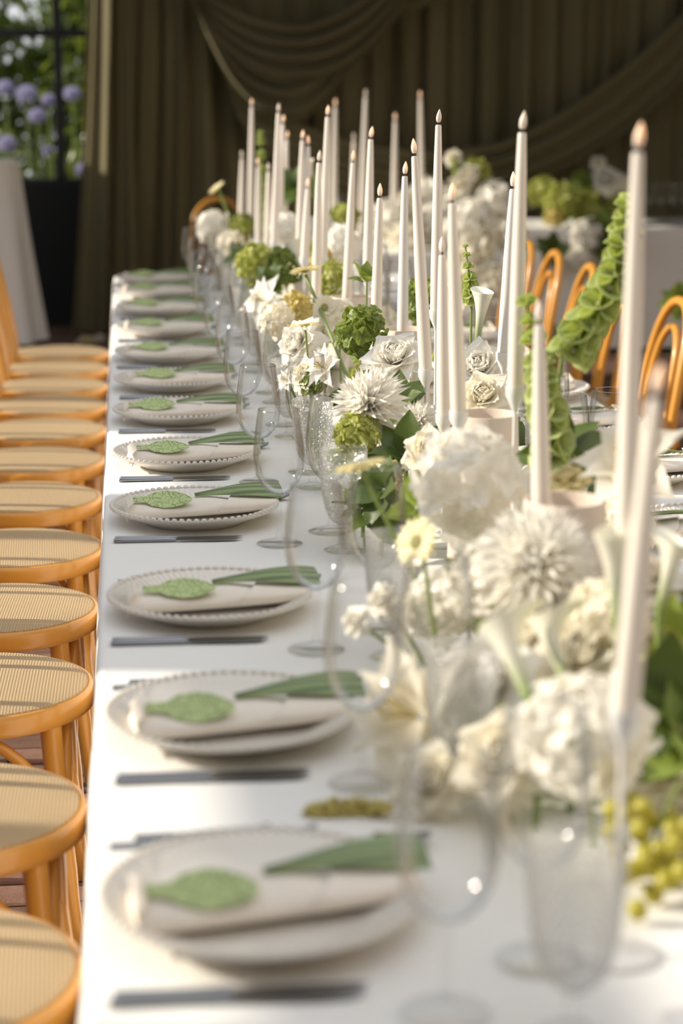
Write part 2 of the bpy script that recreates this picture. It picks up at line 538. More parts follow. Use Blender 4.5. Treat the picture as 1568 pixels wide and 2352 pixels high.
# ------------------------------------------------------------------ drapes
def drape(name, label, x0, x1, ztop, yb, folds, amp, flare=0.0, seed=0, group=None, topx=None):
    rnd = random.Random(seed)
    ph = [rnd.uniform(0, 6.28) for _ in range(6)]
    wd = x1 - x0
    nu = int(folds * 14)
    bm = bmesh.new()
    def f(u, v):
        z = ztop * (1 - v) + 0.01
        s = u * folds * 2 * PI
        a = amp * (0.75 + 0.35 * math.sin(u * 9 + ph[0]) ) * (0.8 + 0.4 * v)
        wob = 0.35 * math.sin(u * folds * 2.3 + ph[1]) + 0.25 * math.sin(u * folds * 5.1 + ph[2] + v)
        yy = yb + a * (math.sin(s + wob * 2) + 0.45 * math.sin(2.1 * s + ph[3] + 0.6 * v)) 
        xx = x0 + wd * u - flare * (1 - u) * max(0.0, v) ** 1.5 + 0.012 * math.sin(s * 1.3 + v * 2 + ph[4])
        return (xx, yy, z)
    grid(bm, nu, 12, f)
    solid(bm, 0.004)
    return put(name, finish(bm, name, M['curtain']), None, None, label, 'curtain', group)
drape('curtain', 'olive green floor-length drape hanging beside the window', -0.02, 0.62, 3.0, 13.06, 4, 0.050, 0.22, 3, 'olive backdrop drapes')
drape('curtain', 'wide pleated olive backdrop drape behind the head table', 0.60, 4.7, 3.0, 13.20, 21, 0.048, 0.0, 5, 'olive backdrop drapes')
# narrow front drape whose edge catches the sun
drape('curtain', 'narrow gathered olive drape edge lit by the sun next to the window', -0.13, 0.12, 3.0, 12.84, 2.0, 0.062, 0.20, 9, 'olive backdrop drapes')

def swag(label, A, B, s0, s1, pleats, depth, skew=0.5, spread=0.0, yoff=12.86):
    """cloth hung between A and B; v runs from the upper to the lower edge through the pleats"""
    A, B = Vector(A), Vector(B)
    bm = bmesh.new()
    def f(u, v):
        w_ = math.sin(PI * u ** skew) if skew != 0.5 else math.sin(PI * u)
        uu = u
        base = A.lerp(B, uu)
        sag = (s0 + (s1 - s0) * v) * (1 - (2 * u - 1) ** 2) ** 0.85
        e = min(u, 1 - u) * 2
        pz = spread * (0.5 - v) * (1 - e)
        out = depth * (0.25 + e) * (0.55 + 0.45 * math.sin(v * pleats * 2 * PI)) + 0.05 * e * math.sin(PI * v)
        return (base.x + (v - .5) * spread * .3 * (1 - e), yoff - out, base.z - sag + pz + 0.004 * math.sin(9 * u + 7 * v))
    grid(bm, 36, pleats * 9, f)
    solid(bm, 0.004)
    return put('swag', finish(bm, 'swag', M['curtain']), None, None, label, 'drapery', 'olive swags on the backdrop')
swag('upper olive swag scooped across the top of the backdrop', (0.46, 0, 2.22), (1.95, 0, 2.40), 0.35, 0.72, 4, 0.12, spread=0.14, yoff=12.82)
swag('lower olive swag with a sunlit fold below the upper swag', (0.52, 0, 2.12), (1.62, 0, 2.10), 0.45, 0.76, 3, 0.11, spread=0.10, yoff=12.88)
swag('small olive swag beside the upper swag at the top', (1.55, 0, 2.25), (2.2, 0, 2.35), 0.06, 0.26, 3, 0.05, spread=0.08, yoff=12.96)
swag('long olive swag sweeping up to the top right of the backdrop', (0.75, 0, 1.50), (4.25, 0, 2.50), 0.78, 1.10, 3, 0.10, spread=0.30, yoff=12.98)

# white cloth on a tall cocktail table by the window
def flared_cloth(bm, r0, r1, h, nf, amp, seg=96, rows=14):
    vs = []
    for j in range(rows + 1):
        t = j / rows
        ring = []
        for i in range(seg):
            a = 2 * PI * i / seg
            r = r0 + (r1 - r0) * t ** 1.25 + amp * t * math.cos(nf * a) 
            ring.append(bm.verts.new((r * math.cos(a), r * math.sin(a), h * (1 - t))))
        vs.append(ring)
    for a, b in zip(vs[:-1], vs[1:]):
        for i in range(seg):
            bm.faces.new((a[i], b[i], b[(i + 1) % seg], a[(i + 1) % seg]))
    c = bm.verts.new((0, 0, h + 0.004))
    for i in range(seg): bm.faces.new((vs[0][i], vs[0][(i + 1) % seg], c))
t = thing('cocktail_table', 'tall round cocktail table under white cloth at the left edge', 'table', (-0.87, 12.2, 0))
bm = bmesh.new(); lathe(bm, [(0, 1.11), (0.27, 1.11), (0.275, 1.12), (0.27, 1.13), (0, 1.13)], 32); put('tabletop', finish(bm, 'top', M['wood']), t)
bm = bmesh.new(); lathe(bm, [(0, 0), (0.2, 0), (0.2, 0.02), (0.03, 0.05), (0.03, 1.11), (0, 1.11)], 24); put('pedestal', finish(bm, 'pedestal', M['blackmetal']), t)
bm = bmesh.new(); flared_cloth(bm, 0.285, 0.40, 1.09, 9, 0.03); 
put('draped_cloth', finish(bm, 'cloth', M['cloth']), None, T(-0.87, 12.2, 0.05), 'white cloth falling to the floor at the left edge beside dark wall', 'tablecloth')

# ------------------------------------------------------------------ the long table
TX0, TX1, TY0, TY1, TZ = -0.010, 1.290, 1.05, 8.78, 0.75
def rect_cloth(x0, x1, y0, y1, z, drop, seed, bul=0.028, mname='cloth', fold=0.32):
    rnd = random.Random(seed)
    bm = bmesh.new()
    r = 0.022
    per = []
    step = 0.035
    def side(a, b, n):
        L_ = (Vector(b) - Vector(a)).length
        k = max(2, int(L_ / step))
        for i in range(k):
            p = Vector(a).lerp(Vector(b), i / k)
            per.append((p, Vector(n)))
    def corner(c, a0):
        for i in range(5):
            a = a0 + PI / 2 * i / 5
            n = Vector((math.cos(a), math.sin(a)))
            per.append((Vector(c) + n * r, n))
    side((x1, y0 + r), (x1, y1 - r), (1, 0)); corner((x1 - r, y1 - r), 0)
    side((x1 - r, y1), (x0 + r, y1), (0, 1)); corner((x0 + r, y1 - r), PI / 2)
    side((x0, y1 - r), (x0, y0 + r), (-1, 0)); corner((x0 + r, y0 + r), PI)
    side((x0 + r, y0), (x1 - r, y0), (0, -1)); corner((x1 - r, y0 + r), 1.5 * PI)
    ph = [rnd.uniform(0, 6.28) for _ in range(4)]
    rows = [(-0.010, 0.0), (-0.004, -0.0012), (0.0, -0.005), (0.0015, -0.012)] + [(None, -drop * t) for t in (0.06, 0.15, 0.3, 0.45, 0.6, 0.75, 0.9, 1.0)]
    rings = []
    for off, dz in rows:
        ring = []
        s = 0.0
        last = None
        for p, n in per:
            if last is not None: s += (p - last).length
            last = p
            if off is None:
                t = -dz / drop
                o = 0.002 + bul * t ** 0.8 * (0.75 + 0.55 * math.sin(s / fold * 2 * PI * .5 + ph[0]) + 0.35 * math.sin(s / fold * 2 * PI * 1.3 + ph[1]))
            else: o = off
            q = p + n * o
            ring.append(bm.verts.new((q.x, q.y, z + dz)))
        rings.append(ring)
    n = len(per)
    for a, b in zip(rings[:-1], rings[1:]):
        for i in range(n): bm.faces.new((a[(i + 1) % n], a[i], b[i], b[(i + 1) % n]))
    mid = [(v.co.x, v.co.y) for v in rings[0]]
    top = bm.faces.new(rings[0])
    bm.normal_update()
    if top.normal.z < 0: top.normal_flip()
    me = finish(bm, 'tablecloth', M[mname])
    for p in me.polygons:
        if len(p.vertices) > 6: p.use_smooth = False
    return me

def trestle(label, x0, x1, y0, y1, z, name='banquet_table'):
    t = thing(name, label, 'table', ((x0 + x1) / 2, (y0 + y1) / 2, 0))
    hx, hy = (x1 - x0) / 2 - 0.02, (y1 - y0) / 2 - 0.02
    put('tabletop', finish(bevel_box(-hx, hx, -hy, hy, z - 0.035, z - 0.008, 0.004), 'tabletop', M['wood'], False), t)
    lg = finish(bevel_box(-0.025, 0.025, -0.025, 0.025, 0, z - 0.035, 0.003), 'leg', M['wood'], False)
    k = max(2, int(hy * 2 / 1.9) + 1)
    for i in range(k):
        for sx in (-1, 1):
            put('leg', lg, t, T(sx * (hx - 0.06), -hy + 0.08 + (2 * hy - 0.16) * i / (k - 1), 0))
    return t
trestle('long banquet table under the white cloth', TX0, TX1, TY0, TY1, TZ)
put('tablecloth', rect_cloth(TX0, TX1, TY0, TY1, TZ, 0.72, 1), None, None, 'long white linen tablecloth over the banquet table', 'tablecloth')
# table at the far end right and a second one further back
trestle('far table with flower mass behind the long table', 1.05, 2.15, 9.86, 10.75, TZ, 'head_table')
put('tablecloth', rect_cloth(1.05, 2.15, 9.86, 10.75, TZ, 0.72, 2), None, None, 'white tablecloth of the far table behind the tall candles', 'tablecloth')
trestle('rear table in front of the olive backdrop at right', 2.35, 4.6, 11.55, 12.4, TZ, 'head_table')
put('tablecloth', rect_cloth(2.35, 4.6, 11.55, 12.4, TZ, 0.72, 3), None, None, 'white tablecloth of the rear table by the olive backdrop', 'tablecloth')

# ------------------------------------------------------------------ chairs
def make_chair(name):
    t = thing(name, 'x', 'chair')
    # seat frame ring, slightly flattened
    bm = bmesh.new()
    prof = [(0.172, 0.428), (0.205, 0.425), (0.212, 0.429), (0.2135, 0.440), (0.2135, 0.458), (0.211, 0.466), (0.205, 0.468), (0.190, 0.466), (0.172, 0.458)]
    lathe(bm, prof, 48, closed=True)
    put('seat_frame', finish(bm, 'seat_frame', M['wood']), t, S(1.0, 1.02, 1))
    bm = bmesh.new(); lathe(bm, [(0, 0.478), (0.08, 0.4775), (0.14, 0.476), (0.192, 0.473), (0.201, 0.470), (0.202, 0.464), (0.1, 0.457), (0, 0.457)], 40)
    put('cane_seat', finish(bm, 'cane_seat', M['cane']), t, S(1.0, 1.02, 1))
    for s in (-1, 1):
        bm = bmesh.new()
        tube(bm, spline([(0.135, 0.135 * s, 0.445), (0.150, 0.150 * s, 0.25), (0.175, 0.172 * s, 0.0)], 5), [0.021] + [0.020] * 4 + [0.019] * 3 + [0.016] * 3, 10)
        put('front_leg', finish(bm, 'front_leg', M['wood']), t)
    # bent back: one steamed rod from foot to foot
    half = [(-0.26, 0.205, 0.0), (-0.205, 0.19, 0.25), (-0.185, 0.182, 0.46), (-0.205, 0.178, 0.62), (-0.238, 0.150, 0.78), (-0.258, 0.085, 0.865)]
    pts = half + [(-0.264, 0, 0.888)] + [(x, -y, z) for x, y, z in half[::-1]]
    bm = bmesh.new(); pp = spline(pts, 5); tube(bm, pp, 0.0155, 10)
    put('back_frame', finish(bm, 'back_frame', M['wood']), t)
    half = [(-0.178, 0.115, 0.45), (-0.198, 0.113, 0.60), (-0.224, 0.090, 0.73), (-0.238, 0.045, 0.790)]
    pts = half + [(-0.242, 0, 0.803)] + [(x, -y, z) for x, y, z in half[::-1]]
    bm = bmesh.new(); tube(bm, spline(pts, 5), 0.0125, 10)
    put('inner_arch', finish(bm, 'inner_arch', M['wood']), t)
    # hoops below the seat
    def hoop(a, b, zlow, ztop):
        a, b = Vector(a), Vector(b)
        pts = []
        for i in range(15):
            u = i / 14
            p = a.lerp(b, u)
            pts.append((p.x, p.y, zlow + (ztop - zlow) * math.sin(PI * u) ** 0.55))
        bm = bmesh.new(); tube(bm, pts, 0.0115, 8)
        put('brace', finish(bm, 'brace', M['wood']), t)
    hoop((0.160, 0.160, 0), (0.160, -0.160, 0), 0.19, 0.425)
    hoop((0.160, -0.160, 0), (-0.215, -0.193, 0), 0.19, 0.425)
    hoop((0.160, 0.160, 0), (-0.215, 0.193, 0), 0.19, 0.425)
    for s in (-1, 1):
        b_ = bevel_box(-0.215, -0.120, 0.150 if s > 0 else -0.185, 0.185 if s > 0 else -0.150, 0.436, 0.466, 0.005, 2)
        put('corner_block', finish(b_, 'corner_block', M['wood']), t)
    return t
ORD = ['first', 'second', 'third', 'fourth', 'fifth', 'sixth', 'seventh', 'eighth', 'ninth', 'tenth', 'eleventh', 'twelfth', 'thirteenth']
chair0 = make_chair('bentwood_chair')
LCH = [2.36, 2.95, 3.60, 4.16, 4.73, 5.34, 5.90, 6.44, 6.95, 7.42, 7.90, 8.38]
first = True
def place_chair(x, y, rz, label, group):
    global first
    o = chair0 if first else copy_tree(chair0)
    first = False
    o.location = (x, y, 0); o.rotation_euler = (0, 0, rz)
    o['label'] = label; o['group'] = group
    return o
for i, y in enumerate(LCH):
    place_chair(-0.245 + random.uniform(-0.008, 0.008), y, random.uniform(-0.05, 0.05), 'honey bentwood cane chair at the left of the table, %s from the front' % ORD[i], 'chairs along the left side')
RCH = [5.62, 6.22, 6.88, 7.50, 8.12, 8.70]
for i, y in enumerate(RCH):
    place_chair(1.575, y, PI + random.uniform(-0.06, 0.06), 'honey bentwood chair on the far right side of the table, %s from the front' % ORD[i], 'chairs along the right side')
place_chair(0.62, 12.05, -PI / 2, 'lone bentwood chair in front of the olive drape past the table end', None)

# ------------------------------------------------------------------ place settings
PX = 0.165
PY = [1.843, 2.43, 3.03, 3.715, 4.29, 4.885, 5.42, 6.00, 6.63, 7.25, 7.86, 8.40]

# charger plate: turned body, a row of beads standing on the rim
bm = bmesh.new()
lathe(bm, [(0, 0.004), (0.088, 0.004), (0.092, 0.0), (0.098, 0.0), (0.101, 0.004), (0.128, 0.0145), (0.158, 0.0265), (0.1635, 0.030),
           (0.1640, 0.0325), (0.1600, 0.0330), (0.150, 0.0300), (0.122, 0.0190), (0.106, 0.0125), (0.095, 0.0105), (0, 0.010)], 96)
plate_me = finish(bm, 'plate_body', M['plate'])
bm = bmesh.new()
for i in range(72):
    a = 2 * PI * i / 72
    bmesh.ops.create_icosphere(bm, subdivisions=1, radius=0.0046, matrix=T(0.1592 * math.cos(a), 0.1592 * math.sin(a), 0.0335) @ S(1.25, 1.25, 0.9))
bead_me = finish(bm, 'bead_rim', M['plate'])
# raised flutes inside the rim
bm = bmesh.new()
for i in range(90):
    a = 2 * PI * i / 90
    c, s_ = math.cos(a), math.sin(a)
    tube(bm, [(r * c, r * s_, z) for r, z in ((0.128, 0.0212), (0.140, 0.0262), (0.151, 0.0306))], [0.0008, 0.0016, 0.0010], 4)
flute_me = finish(bm, 'fluting', M['plate'])

# napkin: soft folded bundle, with an overlapping fold at its right end and a turned-up left edge
def napkin_body():
    bm = bmesh.new()
    n, k = 22, 20
    rings = []
    for i in range(n + 1):
        u = i / n
        x = -0.128 + 0.285 * u
        wd = 0.050 + 0.010 * math.sin(PI * u) - 0.014 * u
        h = 0.024 + 0.007 * math.exp(-((u - 0.45) / 0.3) ** 2) - 0.003 * u
        cy_ = -0.028 + 0.045 * u
        e = 1.0 if 0 < i < n else 0.93
        ring = []
        for j in range(k):
            a = 2 * PI * j / k
            cx, sx = math.cos(a), math.sin(a)
            yy = cy_ + wd * e * math.copysign(abs(cx) ** 0.85, cx)
            zz = h * 0.5 * (1 + e * math.copysign(abs(sx) ** 0.9, sx))
            if sx > 0.1: zz += 0.0018 * math.sin(14 * u + 30 * yy) + (0.006 * max(0, 1 - u * 5) if cx < 0.2 else 0.003 * max(0, 1 - u * 5))
            ring.append(bm.verts.new((x, yy, zz)))
        rings.append(ring)
    for a, b in zip(rings[:-1], rings[1:]):
        for j in range(k): bm.faces.new((a[j], b[j], b[(j + 1) % k], a[(j + 1) % k]))
    bm.faces.new(rings[0]); bm.faces.new(rings[-1][::-1])
    bmesh.ops.recalc_face_normals(bm, faces=list(bm.faces))
    return finish(bm, 'napkin_body', M['napkin'])
def napkin_flap():
    bm = bmesh.new()
    def f(u, v):
        # diagonal wrap over the right third
        x0 = 0.045 + 0.05 * v
        x = x0 + (0.160 - x0) * u
        a = PI * (1.06 - 1.12 * v)
        ub = (x + 0.128) / 0.285
        wd = 0.050 + 0.010 * math.sin(PI * min(1, ub)) - 0.014 * ub
        h = 0.024 + 0.007 * math.exp(-((ub - 0.45) / 0.3) ** 2) - 0.003 * ub
        cx, sx = math.cos(a), math.sin(a)
        yy = -0.028 + 0.045 * ub + (wd + 0.0035) * math.copysign(abs(cx) ** 0.85, cx)
        zz = h * 0.5 * (1 + math.copysign(abs(sx) ** 0.9, sx)) + (0.0045 if sx > 0 else 0.001)
        return (x, yy, zz)
    grid(bm, 10, 18, f)
    solid(bm, 0.002)
    return finish(bm, 'napkin_flap', M['napkin'])
def napkin_hem():
    bm = bmesh.new()
    def f(u, v):
        y = -0.080 + 0.098 * u
        z = 0.003 + 0.034 * v + 0.006 * v * math.sin(PI * u)
        x = -0.131 + 0.006 * math.sin(v * PI) - 0.003 * u + 0.05 * max(0, v - 0.75)
        return (x, y * (1 - 0.12 * v) , z)
    grid(bm, 8, 8, f)
    solid(bm, 0.0025)
    return finish(bm, 'napkin_hem', M['napkin'])
nb, nf_, nh = napkin_body(), napkin_flap(), napkin_hem()

# green paper tag cut in the outline of an artichoke with its stalk
def tag_mesh():
    out = []
    pr = [(-0.058, 0.007), (-0.044, 0.008), (-0.030, 0.010), (-0.026, 0.016), (-0.016, 0.023), (-0.008, 0.024), (0.002, 0.028), (0.012, 0.027), (0.022, 0.026), (0.032, 0.021), (0.040, 0.018), (0.049, 0.011), (0.057, 0.002)]
    fine = []
    for (a, b), (c, d) in zip(pr[:-1], pr[1:]):
        for t in (0, 0.5):
            fine.append((a + (c - a) * t, b + (d - b) * t + (0.0012 if t else 0)))
    fine.append(pr[-1])
    up_ = fine
    dn = [(x, -y * 0.93) for x, y in fine[::-1]]
    bm = bmesh.new()
    vs = [bm.verts.new((x, y, 0)) for x, y in up_ + dn]
    f = bm.faces.new(vs)
    r = bmesh.ops.extrude_face_region(bm, geom=[f])
    for v in r['geom']:
        if isinstance(v, bmesh.types.BMVert): v.co.z += 0.0009
    bmesh.ops.triangulate(bm, faces=[q for q in bm.faces if len(q.verts) > 4])
    bmesh.ops.recalc_face_normals(bm, faces=list(bm.faces))
    return finish(bm, 'tag', M['paper'], False)
tag_me = tag_mesh()
# strip of striped leaf, pointed where it slips under the fold
def strip_mesh():
    bm = bmesh.new()
    def f(u, v):
        x = 0.172 * u
        wd = 0.004 + 0.024 * min(1, u * 1.2)
        return (x, (v - .5) * 2 * wd, 0.006 * math.sin(PI * v) + 0.012 * math.sin(PI * u * .8))
    grid(bm, 14, 6, f)
    solid(bm, 0.0008)
    return finish(bm, 'strip', M['strip'])
strip_me = strip_mesh()

# cutlery, lying along +X
def knife_parts():
    bm = bmesh.new(); tube(bm, [(0, 0, 0.004), (0.002, 0, 0.004), (0.05, 0, 0.004), (0.105, 0, 0.004), (0.115, 0, 0.004)], [0.003, 0.0048, 0.0042, 0.0046, 0.003], 10)
    a = finish(bm, 'knife_handle', M['steel'])
    bm = bmesh.new()
    pr = [(0.113, -0.004, 0.004), (0.13, -0.006, 0.0055), (0.19, -0.009, 0.006), (0.222, -0.007, 0.006), (0.236, 0.002, 0.005)]
    lo = [bm.verts.new((x, y0, 0.0028)) for x, y0, y1 in pr]; hi = [bm.verts.new((x, y1, 0.0028)) for x, y0, y1 in pr]
    lo2 = [bm.verts.new((x, y0, 0.0036)) for x, y0, y1 in pr]; hi2 = [bm.verts.new((x, y1, 0.0046)) for x, y0, y1 in pr]
    for i in range(len(pr) - 1):
        bm.faces.new((lo2[i], lo2[i + 1], hi2[i + 1], hi2[i])); bm.faces.new((lo[i], hi[i], hi[i + 1], lo[i + 1]))
        bm.faces.new((lo[i], lo[i + 1], lo2[i + 1], lo2[i])); bm.faces.new((hi[i + 1], hi[i], hi2[i], hi2[i + 1]))
    b = finish(bm, 'knife_blade', M['steel'], False)
    return a, b
def fork_parts():
    bm = bmesh.new(); tube(bm, spline([(0, 0, 0.003), (0.05, 0, 0.004), (0.10, 0, 0.007), (0.135, 0, 0.008), (0.15, 0, 0.006)], 4), [0.0045] * 4 + [0.0036] * 4 + [0.003] * 4 + [0.003, 0.004, 0.006, 0.007, 0.008], 8, flat=0.6)
    a = finish(bm, 'fork_handle', M['steel'])
    bm = bmesh.new()
    box(bm, 0.147, 0.165, -0.0095, 0.0095, 0.0035, 0.0055)
    for k in range(4):
        yy = -0.0082 + k * 0.00547
        tube(bm, spline([(0.163, yy, 0.0045), (0.185, yy, 0.003), (0.205, yy, 0.0085)], 4), [0.0014] * 8 + [0.0007], 6)
    return a, finish(bm, 'fork_tines', M['steel'])
def spoon_parts():
    bm = bmesh.new(); tube(bm, spline([(0, 0, 0.003), (0.06, 0, 0.006), (0.12, 0, 0.009), (0.145, 0, 0.006)], 4), [0.0045] * 4 + [0.0036] * 4 + [0.003] * 5, 8, flat=0.6)
    a = finish(bm, 'spoon_handle', M['steel'])
    bm = bmesh.new()
    def f(u, v):
        x = 0.143 + 0.062 * u
        wd = 0.020 * math.sin(PI * min(1, max(0.02, u)) ** 0.8) + 0.001
        y = (v - .5) * 2 * wd
        return (x, y, 0.0015 + 0.008 * ((2 * u - 1) ** 2 + (2 * v - 1) ** 2 * 0.8))
    grid(bm, 10, 8, f); solid(bm, 0.0012)
    return a, finish(bm, 'spoon_bowl', M['steel'])
kn, fk, sp = knife_parts(), fork_parts(), spoon_parts()

# stemware
def wine_glass_me(h=0.250):
    k = h / 0.25
    foot = [(0, 0.0), (0.040, 0.0), (0.0425, 0.0012), (0.0415, 0.0024), (0.028, 0.0048), (0.012, 0.0085), (0.0065, 0.014), (0.0045, 0.024), (0.0040, 0.05), (0.0042, 0.082 * k), (0.0065, 0.090 * k), (0.0, 0.0925 * k)]
    bowl = [(0.0, 0.0925 * k), (0.010, 0.0945 * k), (0.022, 0.100 * k), (0.034, 0.113 * k), (0.0425, 0.131 * k), (0.0465, 0.152 * k), (0.0470, 0.168 * k), (0.0450, 0.195 * k), (0.0410, 0.226 * k), (0.0374, 0.249 * k),
            (0.0370, 0.2500 * k), (0.0364, 0.2494 * k)]
    bm = bmesh.new(); lathe(bm, foot, 28); a = finish(bm, 'glass_stem', M['foot'])
    bm = bmesh.new(); lathe(bm, bowl, 40); b = finish(bm, 'glass_bowl', M['glass'])
    bm = bmesh.new(); tube(bm, [(0.0369 * math.cos(2 * PI * i / 40), 0.0369 * math.sin(2 * PI * i / 40), 0.2498 * k) for i in range(41)], 0.0008, 6, False)
    c = finish(bm, 'glass_rim', M['rim'])
    return a, b, c
wgA, wgB = wine_glass_me(0.250), wine_glass_me(0.257)
def goblet_me():
    foot = [(0, 0), (0.034, 0), (0.036, 0.0015), (0.034, 0.003), (0.018, 0.007), (0.009, 0.013), (0.0075, 0.022), (0.011, 0.028), (0.0075, 0.034), (0.0085, 0.044), (0, 0.047)]
    bowl = [(0, 0.046), (0.012, 0.048), (0.024, 0.058), (0.033, 0.077), (0.0385, 0.105), (0.0415, 0.14), (0.0425, 0.172), (0.0428, 0.186), (0.0422, 0.1868), (0.0416, 0.186)]
    bm = bmesh.new(); lathe(bm, foot, 24); a = finish(bm, 'goblet_stem', M['foot'])
    bm = bmesh.new(); lathe(bm, bowl, 36); b = finish(bm, 'goblet_bowl', M['cut'])
    bm = bmesh.new()                       # diamond studs of the cut pattern
    for j in range(15):
        z = 0.066 + j * 0.0072
        r = 0.0
        for (ra, za), (rb, zb) in zip(bowl[:7], bowl[1:8]):
            if za <= z <= zb: r = ra + (rb - ra) * (z - za) / (zb - za)
        for i in range(26):
            a_ = 2 * PI * (i + 0.5 * (j % 2)) / 26
            mtx = T(r * math.cos(a_), r * math.sin(a_), z) @ R(a_, 'Z')
            w_ = r * 2 * PI / 26 * 0.52
            v = [bm.verts.new(mtx @ Vector(q)) for q in ((0, -w_, 0), (0, 0, -0.0048), (0, w_, 0), (0, 0, 0.0048))]
            t_ = bm.verts.new(mtx @ Vector((0.0016, 0, 0)))
            for q in range(4): bm.faces.new((v[q], v[(q + 1) % 4], t_))
    c = finish(bm, 'diamond_cut', M['cut'], False)
    return a, b, c
gob = goblet_me()

def two(name, parts, names, Mx, label, cat, group):
    t = put(name, None, None, Mx, label, cat, group)
    for me, nm in zip(parts, names): put(nm, me, t)
    return t
def where(i, side): return '%s left setting from the front' % ORD[i] if side == 'left' else '%s right setting in view' % ORD[i - 3]
rs = random.Random(11)
def setting(i, cx, cy_, rz, side, full=True):
    B = T(cx, cy_, TZ + 0.0005) @ R(rz, 4 and 'Z')
    j = lambda a: rs.uniform(-a, a)
    W = where(i, side)
    t = put('charger_plate', None, None, B, 'cream beaded charger plate at the ' + W, 'plate', 'charger plates')
    put('plate_body', plate_me, t); put('bead_rim', bead_me, t, kind='stuff'); put('fluting', flute_me, t, kind='stuff')
    Nm = B @ T(0.0 + j(.006), -0.004 + j(.008), 0.0135) @ R(0.04 + j(.05), 'Z')
    t = put('napkin', None, None, Nm, 'folded beige linen napkin on the plate of the ' + W, 'napkin', 'folded napkins')
    put('napkin_body', nb, t); put('napkin_flap', nf_, t); put('napkin_hem', nh, t)
    put('leaf_strip', strip_me, None, Nm @ T(0.002, 0.004, 0.0335) @ R(0.16 + j(.05), 'Z') @ R(0.34 + j(.06), 'X') @ R(0.03, 'Y'), 'striped green leaf strip under the napkin of the ' + W, 'leaf', 'striped leaf strips')
    put('paper_tag', tag_me, None, Nm @ T(-0.058 + j(.008), -0.040, 0.0365) @ R(-0.10 + j(.12), 'Z') @ R(0.40 + j(.06), 'X') , 'green artichoke-shaped paper tag on the napkin of the ' + W, 'tag', 'green paper tags')
    if full:
        for k, dy in enumerate((-0.166, -0.182)):
            two('table_knife', kn, ('knife_handle', 'knife_blade'), B @ T(-0.150 + j(.004), dy, 0) @ R(j(.012), 'Z'), ('inner' if k == 0 else 'outer') + ' steel knife at the ' + W, 'knife', 'steel knives')
        two('table_spoon', sp, ('spoon_handle', 'spoon_bowl'), B @ T(-0.010 + j(.006), 0.178, 0) @ R(-0.02 + j(.03), 'Z'), 'steel spoon beyond the plate at the ' + W, 'spoon', 'steel spoons')
        for k, dy in enumerate((0.200, 0.224)):
            two('table_fork', fk, ('fork_handle', 'fork_tines'), B @ T(-0.150 + k * 0.02 + j(.004), dy, 0) @ R(j(.02), 'Z'), ('inner' if k == 0 else 'outer') + ' steel fork beyond the plate at the ' + W, 'fork', 'steel forks')
    two('wine_glass', wgA, ('stem', 'bowl', 'rim'), B @ T(0.150 + j(.006), -0.222 + j(.012), 0) @ R(rs.uniform(0, 6), 'Z'), 'clear wine glass nearest the plate at the ' + W, 'glass', 'clear wine glasses')
    two('wine_glass', wgB, ('stem', 'bowl', 'rim'), B @ T(0.258 + j(.008), -0.115 + j(.015), 0) @ R(rs.uniform(0, 6), 'Z'), 'clear wine glass nearest the flowers at the ' + W, 'glass', 'clear wine glasses')
    t = two('crystal_goblet', gob[:2], ('stem', 'bowl'), B @ T(0.258 + j(.006), -0.275 + j(.012), 0) @ R(rs.uniform(0, 6), 'Z'), 'diamond cut crystal goblet at the ' + W, 'goblet', 'cut crystal goblets')
    put('diamond_cut', gob[2], t, kind='stuff')
for i, y in enumerate(PY):
    setting(i, PX, y, rs.uniform(-0.02, 0.02), 'left')
for i in range(3, 10):
    setting(i, TX1 - 0.01 - PX, PY[i] - 0.27, PI, 'right', full=False)
# ------------------------------------------------------------------ candles
# tip pixel, base pixel, depth, mount (s = slim stick holder, v = stands inside a ceramic vessel), wax, lit
def flame_me(m):
    bm = bmesh.new()
    lathe(bm, [(0, 0.0), (0.0038, 0.0005), (0.0052, 0.004), (0.0058, 0.009), (0.0052, 0.015), (0.0034, 0.021), (0.0014, 0.026), (0, 0.0285)], 14)
    return finish(bm, 'flame', m)
FL = {True: flame_me(M['flame_on']), False: flame_me(M['flame_off'])}
bm = bmesh.new(); lathe(bm, [(0, 0), (0.0016, 0), (0.0016, 0.006), (0, 0.006)], 8); wick_me = finish(bm, 'wick', M['wick'])
bm = bmesh.new(); lathe(bm, [(0, 0), (0.0395, 0), (0.041, 0.0015), (0.0405, 0.004), (0.036, 0.006), (0.008, 0.0075), (0.004, 0.011), (0, 0.012)], 36); hbase_me = finish(bm, 'holder_base', M['holder'])
bm = bmesh.new(); lathe(bm, [(0, -0.030), (0.0035, -0.030), (0.0055, -0.024), (0.0105, -0.012), (0.0150, -0.002), (0.0155, 0.012), (0.0142, 0.012), (0.0138, -0.001), (0, -0.002)], 24); hcup_me = finish(bm, 'holder_cup', M['holder'])

def taper(tip, base, wax, lit, label, group, fat=1.0):
    ax = (tip - base)
    L_ = ax.length
    q = ax.to_track_quat('Z', 'Y').to_matrix().to_4x4()
    t = put('taper_candle', None, None, Matrix.Translation(base) @ q, label, 'candle', group)
    top = L_ - 0.034
    bm = bmesh.new()
    lathe(bm, [(0, 0), (0.0128, 0), (0.0130, 0.004), (0.0128, top * .25), (0.0112, top * .55), (0.0088, top * .82), (0.0066, top - .004), (0.0058, top), (0.0, top + 0.0005)], 20)
    put('wax_body', finish(bm, 'wax_body', wax), t, S(fat, fat, 1))
    put('wick', wick_me, t, T(0, 0, top))
    fl = Matrix.Translation((0, 0, top + 0.0055)) @ R(random.uniform(-.12, .12), 'X') @ R(random.uniform(-.22, .08), 'Y')
    put('flame', FL[lit], t, fl @ S(fat))
    return t

